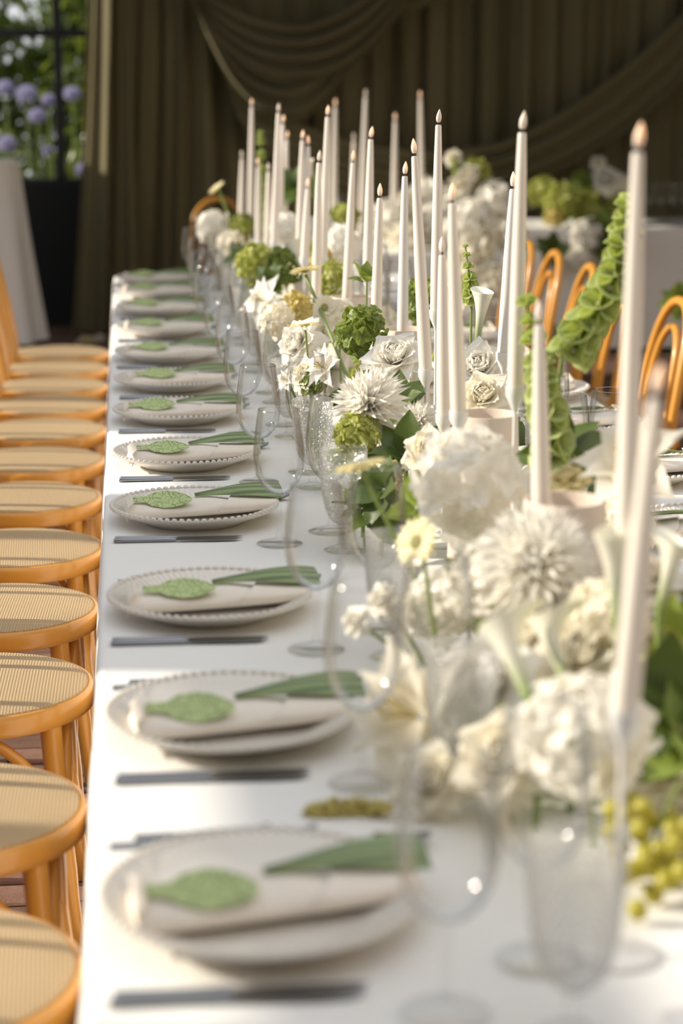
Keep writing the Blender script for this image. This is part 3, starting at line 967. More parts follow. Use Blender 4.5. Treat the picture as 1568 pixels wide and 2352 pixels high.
def stick_holder(base, z0, label):
    t = thing('candle_holder', label, 'candle holder', (base.x, base.y, z0), group='slim white candle holders')
    h = base.z - z0
    put('base', hbase_me, t)
    bm = bmesh.new(); tube(bm, [(0, 0, 0.008), (0, 0, h * .5), (0, 0, h - 0.026)], 0.0032, 10)
    put('stem', finish(bm, 'holder_stem', M['holder']), t)
    put('cup', hcup_me, t, T(0, 0, h))
    return t

bm = bmesh.new()
lathe(bm, [(0, 0), (0.062, 0), (0.0635, 0.003), (0.060, 0.14), (0.0555, 0.272), (0.0545, 0.2745), (0.0525, 0.2745), (0.0515, 0.270), (0.056, 0.14), (0.058, 0.012), (0, 0.010)], 40)
vessel_me = finish(bm, 'vessel_wall', M['vessel'])
bm = bmesh.new(); lathe(bm, [(0, 0.011), (0.030, 0.011), (0.030, 0.235), (0, 0.236)], 24); insert_me = finish(bm, 'candle_insert', M['wax'])
def vessel(x, y, label):
    t = thing('ceramic_vessel', label, 'vessel', (x, y, TZ), group='sand coloured ceramic vessels')
    put('wall', vessel_me, t)
    put('light_insert', insert_me, t)
    put('glow_bulb', FL[True], t, T(0.012, -0.012, 0.236) @ S(1.1))
    return t
VES = [(1297, 1147, 'sand ceramic vessel amid the big white blooms in front'),
       (1115, 950, 'sand ceramic vessel left of the bells of Ireland'),
       (928, 755, 'sand ceramic vessel behind the large white rose'),
       (806, 681, 'sand ceramic vessel beside the cream gerbera with a bent stem'),
       (700, 600, 'sand ceramic vessel farthest along the row, by the pale calla')]
vpos = []
for px, py, lb in VES:
    r = _fw + _rt * ((px - 784) / FPX) + _up * ((1176 - py) / FPX)
    p = CAM + r * ((TZ + 0.274 - CAM.z) / r.z)
    vessel(p.x, p.y, lb); vpos.append(p)

W_, G_ = M['wax'], M['wax_shaded']
CAN = [
 (1467, 278, 1430, 1395, 2.15, 's', W_, True, 'tallest near candle, second from the picture right edge'),
 (1513, 832, 1432, 1650, 1.72, 's', W_, True, 'shorter blurred taper in front of the tall near candle, over the grapes'),
 (1200, 253, 1183, 905, 3.02, 's', W_, False, 'tall taper with dim white flame behind the bells of Ireland'),
 (1180, 393, 1156, 822, 3.72, 's', G_, True, 'greyish shade-toned leaning taper right of the white calla'),
 (1007, 249, 1001, 725, 4.15, 's', W_, False, 'tall straight taper with dim pointed flame near the middle'),
 (950, 317, 978, 862, 3.72, 's', W_, True, 'taper leaning left with a crooked flame above the white rose'),
 (930, 370, 923, 840, None, 'v2', G_, True, 'greyish shade-toned taper standing in the vessel behind the large rose'),
 (1037, 418, 1053, 960, 3.12, 's', W_, True, 'taper leaning left just left of the sand vessel'),
 (1015, 542, 1019, 966, 3.46, 's', W_, False, 'short taper in slim holder between two taller ones, dim flame'),
 (873, 420, 861, 800, 4.42, 's', W_, True, 'taper rising from the green hydrangea beside the large rose'),
 (852, 289, 844, 640, 5.05, 's', W_, True, 'tall thin taper behind the green hydrangea'),
 (848, 453, 843, 625, 5.60, 's', W_, True, 'short thin taper behind the green sprig'),
 (812, 344, 797, 672, None, 'v3', W_, True, 'taper standing in the fourth sand vessel, leaning right'),
 (733, 344, 726, 690, 5.25, 's', W_, False, 'taper behind the cream gerbera with dim flame'),
 (753, 241, 742, 600, 5.75, 's', W_, True, 'tall thin taper with orange flame right of the gerbera'),
 (640, 236, 630, 560, 6.75, 's', W_, False, 'tallest taper of the far cluster, dim flame'),
 (650, 263, 641, 560, 7.20, 's', W_, True, 'taper of the far cluster just right of its tallest'),
 (659, 300, 652, 520, 7.65, 's', W_, True, 'rightmost taper of the far three standing close together'),
 (578, 226, 575, 500, 8.25, 's', W_, True, 'tall taper at the far table end by the lime flower spire'),
 (556, 345, 553, 500, 8.40, 's', W_, False, 'shorter leftmost taper at the far table end'),
 (593, 362, 593, 560, 7.55, 's', W_, True, 'short taper in front of the lime flower spire'),
 (617, 372, 614, 575, 7.05, 's', W_, False, 'short taper left of the far cluster tallest'),
 (695, 298, 688, 560, 6.40, 's', W_, True, 'left one of the middle pair of far tapers'),
 (708, 310, 701, 560, 6.05, 's', W_, True, 'right one of the middle pair of far tapers'),
 (708, 408, 699, 600, 5.90, 's', W_, True, 'low taper in front of the middle pair'),
 (1237, 688, 1243, 1185, None, 'v0', W_, False, 'taper standing in the near sand vessel before the bells of Ireland'),
 (770, 230, 765, 545, 10.25, 's', W_, True, 'blurred far taper left on the far table'),
 (840, 208, 828, 540, 10.35, 's', W_, False, 'tallest blurred far taper with dim flame on the far table'),
 (908, 263, 903, 545, 10.15, 's', W_, True, 'blurred far taper above the white flower mass'),
 (965, 212, 969, 540, 10.30, 's', W_, True, 'tallest blurred far taper with orange flame, far table right'),
 (813, 308, 808, 545, 10.45, 's', W_, False, 'low blurred far taper between two taller ones'),
]
for k, (tx, ty, bx, by, Y, mo, wx, lit, lb) in enumerate(CAN):
    if mo == 's':
        base, tip = P(bx, by, Y), P(tx, ty, Y)
    else:
        vp = vpos[int(mo[1])]
        y0 = vp.y - 0.012 if mo != 'v0' else vp.y - 0.005
        tip = P(tx, ty, y0); base = P(bx, by, y0)
        d = (base - tip).normalized()
        base = tip + d * ((TZ + 0.2375 - tip.z) / d.z)
    z0 = TZ
    taper(tip, base, wx, lit, 'white ' + lb if not lb.startswith(('white', 'greyish', 'tall', 'short', 'low', 'blurred')) else lb, 'taper candles', 1.3 if tip.y > 9 else 1.0)
    if mo == 's':
        d = (base - tip).normalized()
        stick_holder(base, z0, 'slim white holder under the ' + ' '.join(lb.split()[:11]))
# ------------------------------------------------------------------ flowers
def petal_me(L_, W, cup, curl, bulge, point, mkey, ruff=0.0, nu=4, nv=5):
    bm = bmesh.new()
    def f(u, v):
        a = u * 2 - 1
        if point: wd = W * (math.sin(PI * min(1.0, v ** 0.75 * 0.97 + 0.02)) ** 0.8 * (1 - 0.25 * v) + 0.03)
        else: wd = W * (0.14 + 0.86 * math.sin(PI / 2 * min(1, v * 1.5)) ) * (1 - 0.72 * max(0, v - 0.62) ** 2 / 0.1444)
        x = a * wd
        y = -cup * a * a * wd + bulge * math.sin(PI * v) * L_ + curl * max(0, v - 0.35) ** 2 * L_ * 2.4 + ruff * math.sin(a * 5 + v * 4) * v
        z = L_ * v * (1 - 0.10 * a * a * v)
        return (x, y, z)
    grid(bm, nu, nv, f)
    return finish(bm, 'petal', M[mkey])

_proto = {}
def proto(kind, mk, seed=0):
    key = (kind, mk, seed)
    if key in _proto: return _proto[key]
    rd = random.Random(hash(kind) % 100 + seed if False else len(kind) * 7 + seed)
    out = []
    if kind == 'rose':
        LAY = [(3, -2, .70, .26, 1.1, .0, .06, 0.01), (3, 4, .74, .34, 1.0, .0, .10, 0.03), (4, 10, .78, .44, .85, .03, .14, 0.04), (5, 19, .84, .52, .7, .12, .15, 0.06), (5, 32, .92, .58, .55, .30, .13, 0.08), (6, 46, .96, .54, .5, .48, .10, 0.10), (7, 64, .98, .50, .4, .50, .07, 0.11), (6, 80, .98, .46, .35, .45, .05, 0.11)]
        for li, (n, op, L_, W, cup, curl, bul, r0) in enumerate(LAY):
            mes = [petal_me(L_ * .98, W, cup, curl, bul, False, mk, 0.045), petal_me(L_, W * .93, cup, curl * 1.3, bul, False, mk, -0.06)]
            for i in range(n):
                az = 2 * PI * i / n + li * 0.7 + rd.uniform(-.2, .2)
                out.append(('petal', mes[i % 2], R(az, 'Z') @ T(0, r0, -0.25 - 0.02 * li) @ R(-math.radians(op + rd.uniform(-6, 6)), 'X') @ R(rd.uniform(-.15, .15), 'Z')))
    elif kind == 'dahlia':
        mes = [petal_me(1, .135, .9, .10, .12, True, mk, 0.0, 2, 4), petal_me(1, .15, 1.1, .24, .10, True, mk, 0.0, 2, 4)]
        N_ = 190
        bm = bmesh.new(); lathe(bm, [(0, .30), (.12, .28), (.20, .18), (.22, .02), (.15, -.2), (0, -.25)], 14)
        out.append(('core', finish(bm, 'core', M[mk]), Matrix()))
        for i in range(N_):
            t = (i + .5) / N_
            op = 2 + 114 * t ** 0.78
            L_ = 0.60 + 0.34 * t ** 0.5
            out.append(('petal', mes[i % 2], R(i * 2.39996 + rd.uniform(-.1, .1), 'Z') @ T(0, 0.03 + 0.12 * t, -0.10 - 0.12 * t) @ R(-math.radians(op + rd.uniform(-7, 7)), 'X') @ S(L_)))
    elif kind == 'hydrangea':
        bm = bmesh.new()
        for k in range(4):
            mtx = R(k * PI / 2 + .1, 'Z') @ R(-math.radians(70 + 12 * (k % 2)), 'X')
            def f(u, v, mtx=mtx):
                a = u * 2 - 1
                wd = 0.52 * math.sin(PI * (0.10 + 0.78 * v))
                return mtx @ Vector((a * wd, -0.16 * a * a + 0.26 * v * v - 0.1 * v + 0.05 * math.sin(5 * a + k), 0.03 + 0.92 * v))
            grid(bm, 3, 3, f)
        fl = finish(bm, 'floret', M[mk])
        N_ = 54
        for i in range(N_):
            z = 1 - 1.55 * (i + .5) / N_
            rr = math.sqrt(max(0, 1 - z * z)); a = i * 2.39996
            d = Vector((rr * math.cos(a), rr * math.sin(a), z))
            rad = rd.uniform(0.66, 0.92)
            q = d.to_track_quat('Z', 'Y').to_matrix().to_4x4()
            out.append(('floret', fl, Matrix.Translation(d * rad) @ q @ R(rd.uniform(0, 6), 'Z') @ R(rd.uniform(-.7, .7), 'X') @ R(rd.uniform(-.6, .6), 'Y') @ S(rd.uniform(0.26, 0.37))))
    elif kind == 'gerbera':
        bm = bmesh.new(); lathe(bm, [(0, .05), (.12, .06), (.26, .03), (.30, -.03), (.22, -.10), (.08, -.16), (0, -.17)], 18)
        out.append(('eye', finish(bm, 'eye', M['eye']), Matrix()))
        me = petal_me(.80, .115, .3, .10, .02, False, mk, 0.0, 2, 4)
        for i in range(36):
            ly = i // 18
            out.append(('petal', me, R(2 * PI * (i + .5 * ly) / 18 + rd.uniform(-.05, .05), 'Z') @ T(0, .20, -.02 - .05 * ly) @ R(-math.radians(78 + 9 * ly + rd.uniform(-6, 6)), 'X') @ S(rd.uniform(.92, 1.02))))
    elif kind == 'lily':
        me = petal_me(1.0, .40, .45, .45, .10, True, mk, 0.04, 4, 6)
        for i in range(9):
            ly = i // 5
            out.append(('petal', me, R(2 * PI * i / 5 + ly * .6 + rd.uniform(-.15, .15), 'Z') @ T(0, .05, -.25) @ R(-math.radians((58 if ly == 0 else 32) + rd.uniform(-9, 9)), 'X') @ S(1.0 - .18 * ly)))
        bm = bmesh.new()
        for i in range(6):
            a = i * PI / 3
            tube(bm, [(0, 0, -.2), (.06 * math.cos(a), .06 * math.sin(a), .15), (.13 * math.cos(a), .13 * math.sin(a), .38)], [.012, .01, .025], 5)
        out.append(('stamens', finish(bm, 'stamens', M['yellow_petal']), Matrix()))
    _proto[key] = out
    return out

_joined = {}
def joined(kind, mk):
    if (kind, mk) in _joined: return _joined[(kind, mk)]
    bm = bmesh.new()
    for nm, me, mx_ in proto(kind, mk):
        tmp = bmesh.new(); tmp.from_mesh(me); tmp.transform(mx_)
        m2 = bpy.data.meshes.new('tmp'); tmp.to_mesh(m2); tmp.free()
        bm.from_mesh(m2); bpy.data.meshes.remove(m2)
    me = finish(bm, 'bloom', M[mk])
    _joined[(kind, mk)] = me
    return me

def stem_me(foot, head, r, bend=(0, 0, 0)):
    mid = (Vector(foot) + Vector(head)) / 2 + Vector(bend)
    bm = bmesh.new()
    tube(bm, spline([(0, 0, 0), mid - Vector(foot), Vector(head) - Vector(foot)], 5), [r * 1.1] * 5 + [r] * 6, 7)
    return finish(bm, 'stem', M['stem'])

def head_matrix(face):
    return Vector(face).normalized().to_track_quat('Z', 'Y').to_matrix().to_4x4()

def flower(kind, mk, px, py, Y, dia, label, face=(-0.35, -0.55, 0.8), far=False, foot=None, name=None, cat='flower', z0=None, sr=0.0028, twist=0.0):
    h = P(px, py, Y)
    z0 = TZ if z0 is None else z0
    face = Vector(face).normalized()
    r = dia / 2
    hb = h - face * r * (0.30 if kind != 'hydrangea' else 0.15)
    if foot is None:
        foot = Vector((h.x + 0.012 * random.uniform(-1, 1) + 0.01, h.y + 0.015, z0))
        if z0 == TZ and Y < 9:
            foot.x = min(max(foot.x, 0.46), 1.0)
    foot = Vector(foot)
    t = thing(name or {'rose': 'rose', 'dahlia': 'dahlia', 'hydrangea': 'hydrangea', 'gerbera': 'gerbera', 'lily': 'open_lily'}[kind], label, cat, foot, group='flowers of the table arrangement' if Y < 9 else 'flowers around the far tables')
    if (hb - foot).length > 0.02:
        put('stem', stem_me(foot, hb, sr, (0, 0, 0.01)), t)
    H = Matrix.Translation(h - foot) @ head_matrix(face) @ R(twist + random.uniform(0, 6), 'Z') @ S(r)
    if far:
        put('bloom', joined(kind, mk), t, H, kind='stuff')
    else:
        for nm, me, mx_ in proto(kind, mk):
            put(nm, me, t, H @ mx_)
    return t

# --- bells of Ireland: stem with whorls of cupped green bells
bm = bmesh.new(); lathe(bm, [(0.16, 0), (0.30, .22), (0.55, .50), (0.86, .74), (1.0, .84)], 12); solid(bm, 0.035); bell_me = finish(bm, 'bell', M['bell'])
bm = bmesh.new(); lathe(bm, [(0, 0.1), (.16, .2), (.2, .36), (.1, .5), (0, .52)], 8); bud_me = finish(bm, 'bud', M['ivory_petal'])
def bells(ctrl, label, n, s0, s1, Y, group='bells of Ireland', z0=None, start=0.15):
    pts = [P(x, y, yy) for x, y, yy in ctrl]
    foot = Vector((min(max(pts[0].x, 0.46), 1.02) if Y < 9 else pts[0].x, pts[0].y, TZ if z0 is None else z0))
    t = thing('bells_of_ireland', label, 'flower', foot, group=group)
    sp_ = spline([foot] + pts, 10)
    bm = bmesh.new(); tube(bm, [p - foot for p in sp_], [0.0035 - 0.0018 * i / len(sp_) for i in range(len(sp_))], 7)
    put('stem', finish(bm, 'stem', M['stem']), t)
    up = spline(pts, 12)
    for k in range(n):
        u = start + (1 - start) * k / (n - 1)
        i = min(len(up) - 2, int(u * (len(up) - 1)))
        p, d = up[i], (up[i + 1] - up[i]).normalized()
        s = s0 + (s1 - s0) * u ** 1.5
        side = d.orthogonal().normalized()
        nb_ = 5 if u < 0.85 else 4
        for q in range(nb_):
            a = 2 * PI * q / nb_ + k * 0.63
            dirv = (Quaternion(d, a) @ side) * (0.95 - 0.45 * u) + d * (0.35 + 0.5 * u)
            if u < 0.6: dirv = dirv + Vector((0, 0, -0.1))
            mtx = Matrix.Translation(p - foot) @ head_matrix(dirv) @ S(s * random.uniform(.85, 1.1))
            b_ = put('bell', bell_me, t, mtx)
            if s > 0.012: put('floret', bud_me, b_)
    return t

# --- calla lily
def calla_mat():
    m = mat('calla_spathe', (0.88, 0.87, 0.78), 0.4, trans=0.25, tcol=(0.9, 0.88, 0.6))
    nt = m.node_tree; tc = nt.nodes['Texture Coordinate']
    sx = nt.nodes.new('ShaderNodeSeparateXYZ'); nt.links.new(tc.outputs['Object'], sx.inputs[0])
    cr = nt.nodes.new('ShaderNodeValToRGB')
    cr.color_ramp.elements[0].position = 0.0; cr.color_ramp.elements[0].color = (0.25, 0.36, 0.06, 1)
    cr.color_ramp.elements[1].position = 0.55; cr.color_ramp.elements[1].color = (0.88, 0.87, 0.80, 1)
    nt.links.new(sx.outputs[2], cr.inputs[0]); nt.links.new(cr.outputs[0], bsdf(m).inputs['Base Color'])
    return m
M['spathe'] = calla_mat()
def spathe_me():
    bm = bmesh.new()
    def f(u, v):
        a = (u - .5) * 2 * PI * 1.06
        tipw = ((1 + math.cos(a)) / 2) ** 1.5
        r = 0.055 + 0.045 * v + 0.125 * v ** 3
        r *= 1 - 0.12 * abs(u - .5) * 2
        z = v * (0.86 + 0.12 * tipw * v) 
        x = r * math.cos(a) + 0.62 * tipw * max(0, v - .70) ** 1.2 * 2.2
        z -= 0.10 * tipw * max(0, v - .85) * 4
        return (x, r * math.sin(a), z)
    grid(bm, 22, 12, f); solid(bm, 0.008)
    return finish(bm, 'spathe', M['spathe'])
sp_me = spathe_me()
bm = bmesh.new(); tube(bm, [(0, 0, .1), (0, 0, .4), (0.01, 0, .68)], [.03, .03, .015], 8); spadix_me = finish(bm, 'spadix', M['yellow_petal'])
def calla(base, top, footp, label, tw=0.0, name='calla_lily'):
    b, tp = P(*base), P(*top)
    ft = Vector((min(max(footp[0], .46), 1.0), footp[1], TZ)) if footp is not None else Vector((min(max(b.x + .01, .46), 1.0), b.y, TZ))
    t = thing(name, label, 'flower', ft, group='calla lilies')
    ax = tp - b
    bm = bmesh.new()
    pts = spline([ft, (ft + b) / 2 - ax * 0.15, b, b + ax * 0.12], 5)
    tube(bm, [p - ft for p in pts], 0.0048, 8); put('stem', finish(bm, 'stem', M['stem']), t)
    H = Matrix.Translation(b - ft) @ head_matrix(ax) @ R(tw, 'Z') @ S(ax.length)
    s_ = put('spathe', sp_me, t, H); put('spadix', spadix_me, s_)

# --- leaves
def leaf_me(mk, L_=1.0, W=.34):
    bm = bmesh.new()
    def f(u, v):
        a = u * 2 - 1
        wd = W * math.sin(PI * min(1, v ** .8 * .98 + .01)) + .012
        return (a * wd, .22 * v * v - .18 * abs(a) * wd + .02 * math.sin(9 * v + 2 * a), v)
    grid(bm, 4, 6, f)
    return finish(bm, 'leaf', M[mk])
LEAF = {k: leaf_me(k) for k in ('leaf', 'leaf2')}
def sprig(px, py, Y, size, mk, label, n=10, face=(-.3, -.5, .8), open_=(25, 95), z0=None, name='leaf_sprig', clampx=True):
    h = P(px, py, Y) if not isinstance(px, Vector) else px
    z0 = TZ if z0 is None else z0
    ft = Vector((h.x, h.y + .01, z0))
    if clampx: ft.x = min(max(ft.x, .46), 1.02)
    t = thing(name, label, 'foliage', ft, group='leaf sprigs')
    if h.z - z0 > .02: put('stem', stem_me(ft, h, .0022), t)
    H = Matrix.Translation(h - ft) @ head_matrix(face)
    for i in range(n):
        op = open_[0] + (open_[1] - open_[0]) * (i + .5) / n
        put('leaf', LEAF[mk], t, H @ R(i * 2.39996, 'Z') @ T(0, .004, -.004 * i / n) @ R(-math.radians(op + random.uniform(-8, 8)), 'X') @ R(random.uniform(-.3, .3), 'Z') @ S(size * random.uniform(.75, 1.1)))
    return t

# --- hanging amaranth tassel
def amaranth(ctrl, r, label, footp=None):
    pts = [P(*c) for c in ctrl]
    pts = [Vector((p.x, p.y, max(p.z, TZ + r * 0.6))) for p in pts]
    ft = pts[-1].copy(); ft.z = TZ
    t = thing('amaranth_tassel', label, 'flower', ft, group='amaranth tassels')
    line = spline(pts, 14)
    bm = bmesh.new(); tube(bm, [p - ft for p in line], .0018, 6); put('stem', finish(bm, 'stem', M['stem']), t)
    bm = bmesh.new()
    for i, p in enumerate(line):
        u = i / (len(line) - 1)
        rr = r * (0.45 + 0.75 * math.sin(PI * min(1, u * 1.0)) ** 1.1) 
        for q in range(9):
            d = Vector((random.gauss(0, 1), random.gauss(0, 1), random.gauss(0, 1))).normalized()
            c = p - ft + d * rr * random.uniform(.5, 1)
            if c.z < 0.003: c.z = 0.003
            bmesh.ops.create_icosphere(bm, subdivisions=1, radius=r * random.uniform(.22, .36), matrix=Matrix.Translation(c))
    put('tassel', finish(bm, 'tassel', M['amaranth']), t, kind='stuff')

# ---------------- near end of the row
CAMF = (-0.3, -0.75, 0.55)
UPF = (-0.25, -0.35, 0.9)
LF = (-0.75, -0.55, 0.4)
F = flower
F('hydrangea', 'white_petal', 1340, 1690, 1.98, .150, 'big white hydrangea behind the near candle stem', CAMF)
F('lily', 'ivory_petal', 935, 1640, 2.24, .200, 'wide white bloom with pointed petals nearest the plates in front', LF)
F('rose', 'ivory_petal', 985, 1790, 2.10, .085, 'ivory rose under the wide pointed bloom in front', CAMF)
F('rose', 'ivory_petal', 1150, 1735, 2.06, .105, 'pale ivory rose left of the big near hydrangea', CAMF)
F('rose', 'white_petal', 1120, 1560, 2.24, .120, 'white rose above the pale ivory near rose', CAMF)
F('rose', 'ivory_petal', 1190, 1480, 2.36, .115, 'ivory rose between the two slanting callas', UPF)
F('rose', 'ivory_petal', 1330, 1495, 2.26, .110, 'ivory rose right of the slanting callas', CAMF)
F('hydrangea', 'white_petal', 1010, 1395, 2.58, .105, 'small white hydrangea left of the slanting callas', CAMF)
F('rose', 'white_petal', 812, 1425, 2.52, .042, 'small white ranunculus by the glasses, lower of two', LF, name='ranunculus')
F('rose', 'white_petal', 872, 1378, 2.56, .048, 'small white ranunculus by the glasses, upper of two', LF, name='ranunculus')
F('dahlia', 'white_petal', 1225, 1285, 2.42, .180, 'large white dahlia before the near sand vessel', CAMF)
F('hydrangea', 'white_petal', 1085, 1110, 2.78, .175, 'large white hydrangea left of the near sand vessel', CAMF)
F('gerbera', 'cream_petal', 828, 1068, 2.66, .088, 'blurred cream gerbera floating in front of the glasses', (-.2, .15, 1), foot=(0.50, 2.62, TZ))
F('gerbera', 'cream_petal', 955, 1245, 2.52, .075, 'cream gerbera seen from the side by the goblet', LF)
F('lily', 'ivory_petal', 1440, 1055, 2.62, .165, 'large open white bloom behind the two near candles', (-.5, -.5, .7))
F('rose', 'cream_petal', 1300, 1098, 2.66, .060, 'small pale yellow rose behind the near taper', UPF)
F('hydrangea', 'ivory_petal', 1400, 1420, 2.28, .110, 'ivory hydrangea behind the near candle at mid height', CAMF)
F('rose', 'white_petal', 1290, 1400, 2.40, .10, 'white rose under the near sand vessel', CAMF)
F('hydrangea', 'white_petal', 1120, 1330, 2.50, .12, 'white hydrangea below the large near hydrangea', CAMF)
F('rose', 'ivory_petal', 1480, 1330, 2.45, .10, 'ivory rose at right behind the near candles', UPF)
F('rose', 'ivory_petal', 1510, 1760, 2.12, .12, 'ivory rose at the right picture edge above the grapes', UPF)
F('hydrangea', 'lime_petal', 1535, 1560, 2.25, .13, 'lime hydrangea at the right picture edge', (-.4, -.3, .8))
F('hydrangea', 'green_petal', 1545, 1440, 2.45, .12, 'green hydrangea at the right edge above the lime one', (-.4, -.3, .8))
calla((1298, 1575, 2.10), (1243, 1395, 2.16), None, 'white calla slanting left before the dahlia', 2.6)
calla((1215, 1610, 2.05), (1130, 1400, 2.12), None, 'white calla slanting left, leftmost of the near callas', 2.8)
calla((1418, 1430, 2.12), (1408, 1190, 2.12), None, 'upright white calla left of the near candle', 2.2)
calla((1515, 1400, 2.20), (1560, 1220, 2.20), None, 'yellowish calla leaning right at the picture edge', 0.4)
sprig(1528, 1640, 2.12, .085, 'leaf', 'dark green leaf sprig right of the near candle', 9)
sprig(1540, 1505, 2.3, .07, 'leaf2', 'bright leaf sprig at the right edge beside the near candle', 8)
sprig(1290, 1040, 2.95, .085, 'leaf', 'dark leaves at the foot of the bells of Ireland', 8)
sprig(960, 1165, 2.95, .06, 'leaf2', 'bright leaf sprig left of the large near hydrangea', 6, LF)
bells([(1270, 1090, 2.92), (1262, 980, 2.92), (1240, 850, 2.92), (1208, 690, 2.92)], 'upright bells of Ireland spire behind the near taper', 10, .029, .014, 2.92)
bells([(1285, 860, 2.95), (1335, 770, 2.95), (1400, 660, 2.95), (1432, 560, 2.95), (1440, 470, 2.95)], 'slanting bells of Ireland spire reaching up to the tall near candle', 11, .030, .019, 2.95)

# grapes at the right edge in front
g = P(1495, 2040, 1.86)
t = thing('grape_bunch', 'bunch of yellow green grapes on the cloth by the near holder', 'grapes', (g.x, g.y, TZ))
bm = bmesh.new(); bmesh.ops.create_icosphere(bm, subdivisions=2, radius=1.0, matrix=S(1, 1, 1.12)); gr_me = finish(bm, 'grape', M['grape'])
spots = []
for k in range(900):
    p = Vector((random.gauss(0, .035), random.gauss(0, .03), random.uniform(.011, .095)))
    if p.x < -.045 and p.z > .04: continue
    if all((p - q).length > .0195 for q in spots): spots.append(p)
    if len(spots) >= 46: break
for p in spots:
    put('grape', gr_me, t, Matrix.Translation(p) @ Euler((random.uniform(0, 3), random.uniform(0, 3), 0)).to_matrix().to_4x4() @ S(.0105 * random.uniform(.9, 1.1)))
bm = bmesh.new(); tube(bm, spline([(0.0, 0, .02), (.005, 0, .07), (.03, .01, .12)], 5), .002, 6); put('stalk', finish(bm, 'stalk', M['stem']), t)
amaranth([(890, 1855, 2.10), (830, 1872, 2.12), (765, 1895, 2.12), (705, 1890, 2.12)], .012, 'olive amaranth sprig lying beyond the nearest plate')

# ---------------- the part in focus
F('dahlia', 'white_petal', 832, 925, 3.56, .165, 'white dahlia in focus behind the wine glasses', LF)
F('dahlia', 'white_petal', 955, 968, 3.66, .105, 'smaller white dahlia in shade under the large rose', CAMF)
F('rose', 'white_petal', 905, 815, 3.80, .118, 'large white rose in focus beside the green hydrangea', (-.25, -.6, .75))
F('lily', 'white_petal', 925, 880, 3.78, .105, 'white bloom with turned-back petals right under the large rose', (.1, -.8, -.1))
F('rose', 'white_petal', 1100, 838, 3.78, .110, 'white rose left of the shade-toned leaning taper', CAMF)
F('rose', 'ivory_petal', 1108, 905, 3.66, .100, 'ivory rose under the one by the shade-toned taper', CAMF)
F('rose', 'ivory_petal', 985, 1035, 3.38, .095, 'ivory rose at the foot of the slim holders', CAMF)
F('rose', 'cream_petal', 1052, 1075, 3.30, .080, 'cream rose just above the large near hydrangea', CAMF)
F('hydrangea', 'green_petal', 835, 765, 4.05, .118, 'green hydrangea in focus left of the large rose', LF)
F('hydrangea', 'green_petal', 985, 695, 4.62, .125, 'dark green hydrangea behind the middle tapers', CAMF)
F('hydrangea', 'lime_petal', 820, 1000, 3.52, .090, 'lime hydrangea under the white dahlia in focus', LF)
F('lily', 'white_petal', 738, 842, 4.20, .100, 'white bloom behind the wine glass rims in focus', LF)
F('lily', 'white_petal', 655, 872, 4.20, .060, 'small white bloom seen through the wine glass in focus', LF)
F('hydrangea', 'green_petal', 720, 878, 4.30, .070, 'small green hydrangea seen through a wine glass', LF)
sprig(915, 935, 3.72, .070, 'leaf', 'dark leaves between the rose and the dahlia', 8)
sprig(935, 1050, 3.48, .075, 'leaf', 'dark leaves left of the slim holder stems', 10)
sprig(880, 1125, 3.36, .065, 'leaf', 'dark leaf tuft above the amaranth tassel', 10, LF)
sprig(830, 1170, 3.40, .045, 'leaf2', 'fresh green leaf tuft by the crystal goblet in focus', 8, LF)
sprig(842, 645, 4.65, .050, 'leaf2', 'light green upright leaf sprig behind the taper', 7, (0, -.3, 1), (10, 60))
amaranth([(905, 1060, 3.42), (915, 1110, 3.42), (912, 1160, 3.42), (925, 1215, 3.42)], .010, 'olive amaranth tassel hanging beside the large near hydrangea')
amaranth([(870, 1130, 3.38), (878, 1170, 3.38), (880, 1212, 3.38), (884, 1240, 3.38)], .015, 'thick olive amaranth tassel seen through the wine glass')
calla((1096, 780, 3.95), (1112, 655, 3.95), None, 'white calla in focus with its tip curled right', 0.0)
bells([(1082, 690, 4.35), (1078, 640, 4.35), (1068, 562, 4.35)], 'small bells of Ireland tip behind the calla in focus', 7, .017, .006, 4.35, start=0.0)
F('gerbera', 'cream_petal', 700, 620, 4.82, .088, 'cream gerbera seen from the side on a bent stem', (-.15, .25, 1), foot=(0.60, 4.35, TZ), sr=.0042)
F('gerbera', 'ivory_petal', 745, 706, 4.72, .068, 'cream gerbera facing the camera under the bent stem', (.25, -.9, .1))
F('gerbera', 'cream_petal', 700, 745, 4.50, .085, 'cream gerbera lying on the white rose behind the glasses', (-.1, .1, 1))
F('rose', 'white_petal', 680, 785, 4.58, .115, 'white rose under the cream gerbera behind the glasses', LF)
F('hydrangea', 'yellow_petal', 685, 712, 5.15, .100, 'straw yellow hydrangea left of the gerbera', LF)
F('rose', 'ivory_petal', 700, 860, 4.30, .08, 'ivory rose low behind the wine glasses in focus', LF)
F('lily', 'white_petal', 600, 690, 5.55, .160, 'broad white bloom over the far wine glasses', LF)
F('hydrangea', 'lime_petal', 590, 610, 6.20, .140, 'lime hydrangea in the far part of the row', LF)
F('hydrangea', 'green_petal', 655, 612, 6.05, .125, 'green hydrangea beside the far lime one', CAMF)
F('hydrangea', 'lime_petal', 762, 640, 5.55, .110, 'lime hydrangea between the tapers right of the gerbera', CAMF)
F('hydrangea', 'yellow_petal', 740, 600, 5.95, .08, 'straw hydrangea under the right far tapers', CAMF)
F('hydrangea', 'ivory_petal', 775, 740, 4.75, .115, 'ivory hydrangea beside the fourth sand vessel', CAMF)
F('hydrangea', 'ivory_petal', 640, 735, 4.95, .095, 'ivory hydrangea over the glass rims left of the rose', LF)
calla((698, 640, 6.0), (668, 545, 6.05), None, 'white calla bending left among the far tapers', 2.8)
calla((722, 415, 7.2), (706, 365, 7.2), None, 'small far calla high between the tapers', 2.8)
FR = True
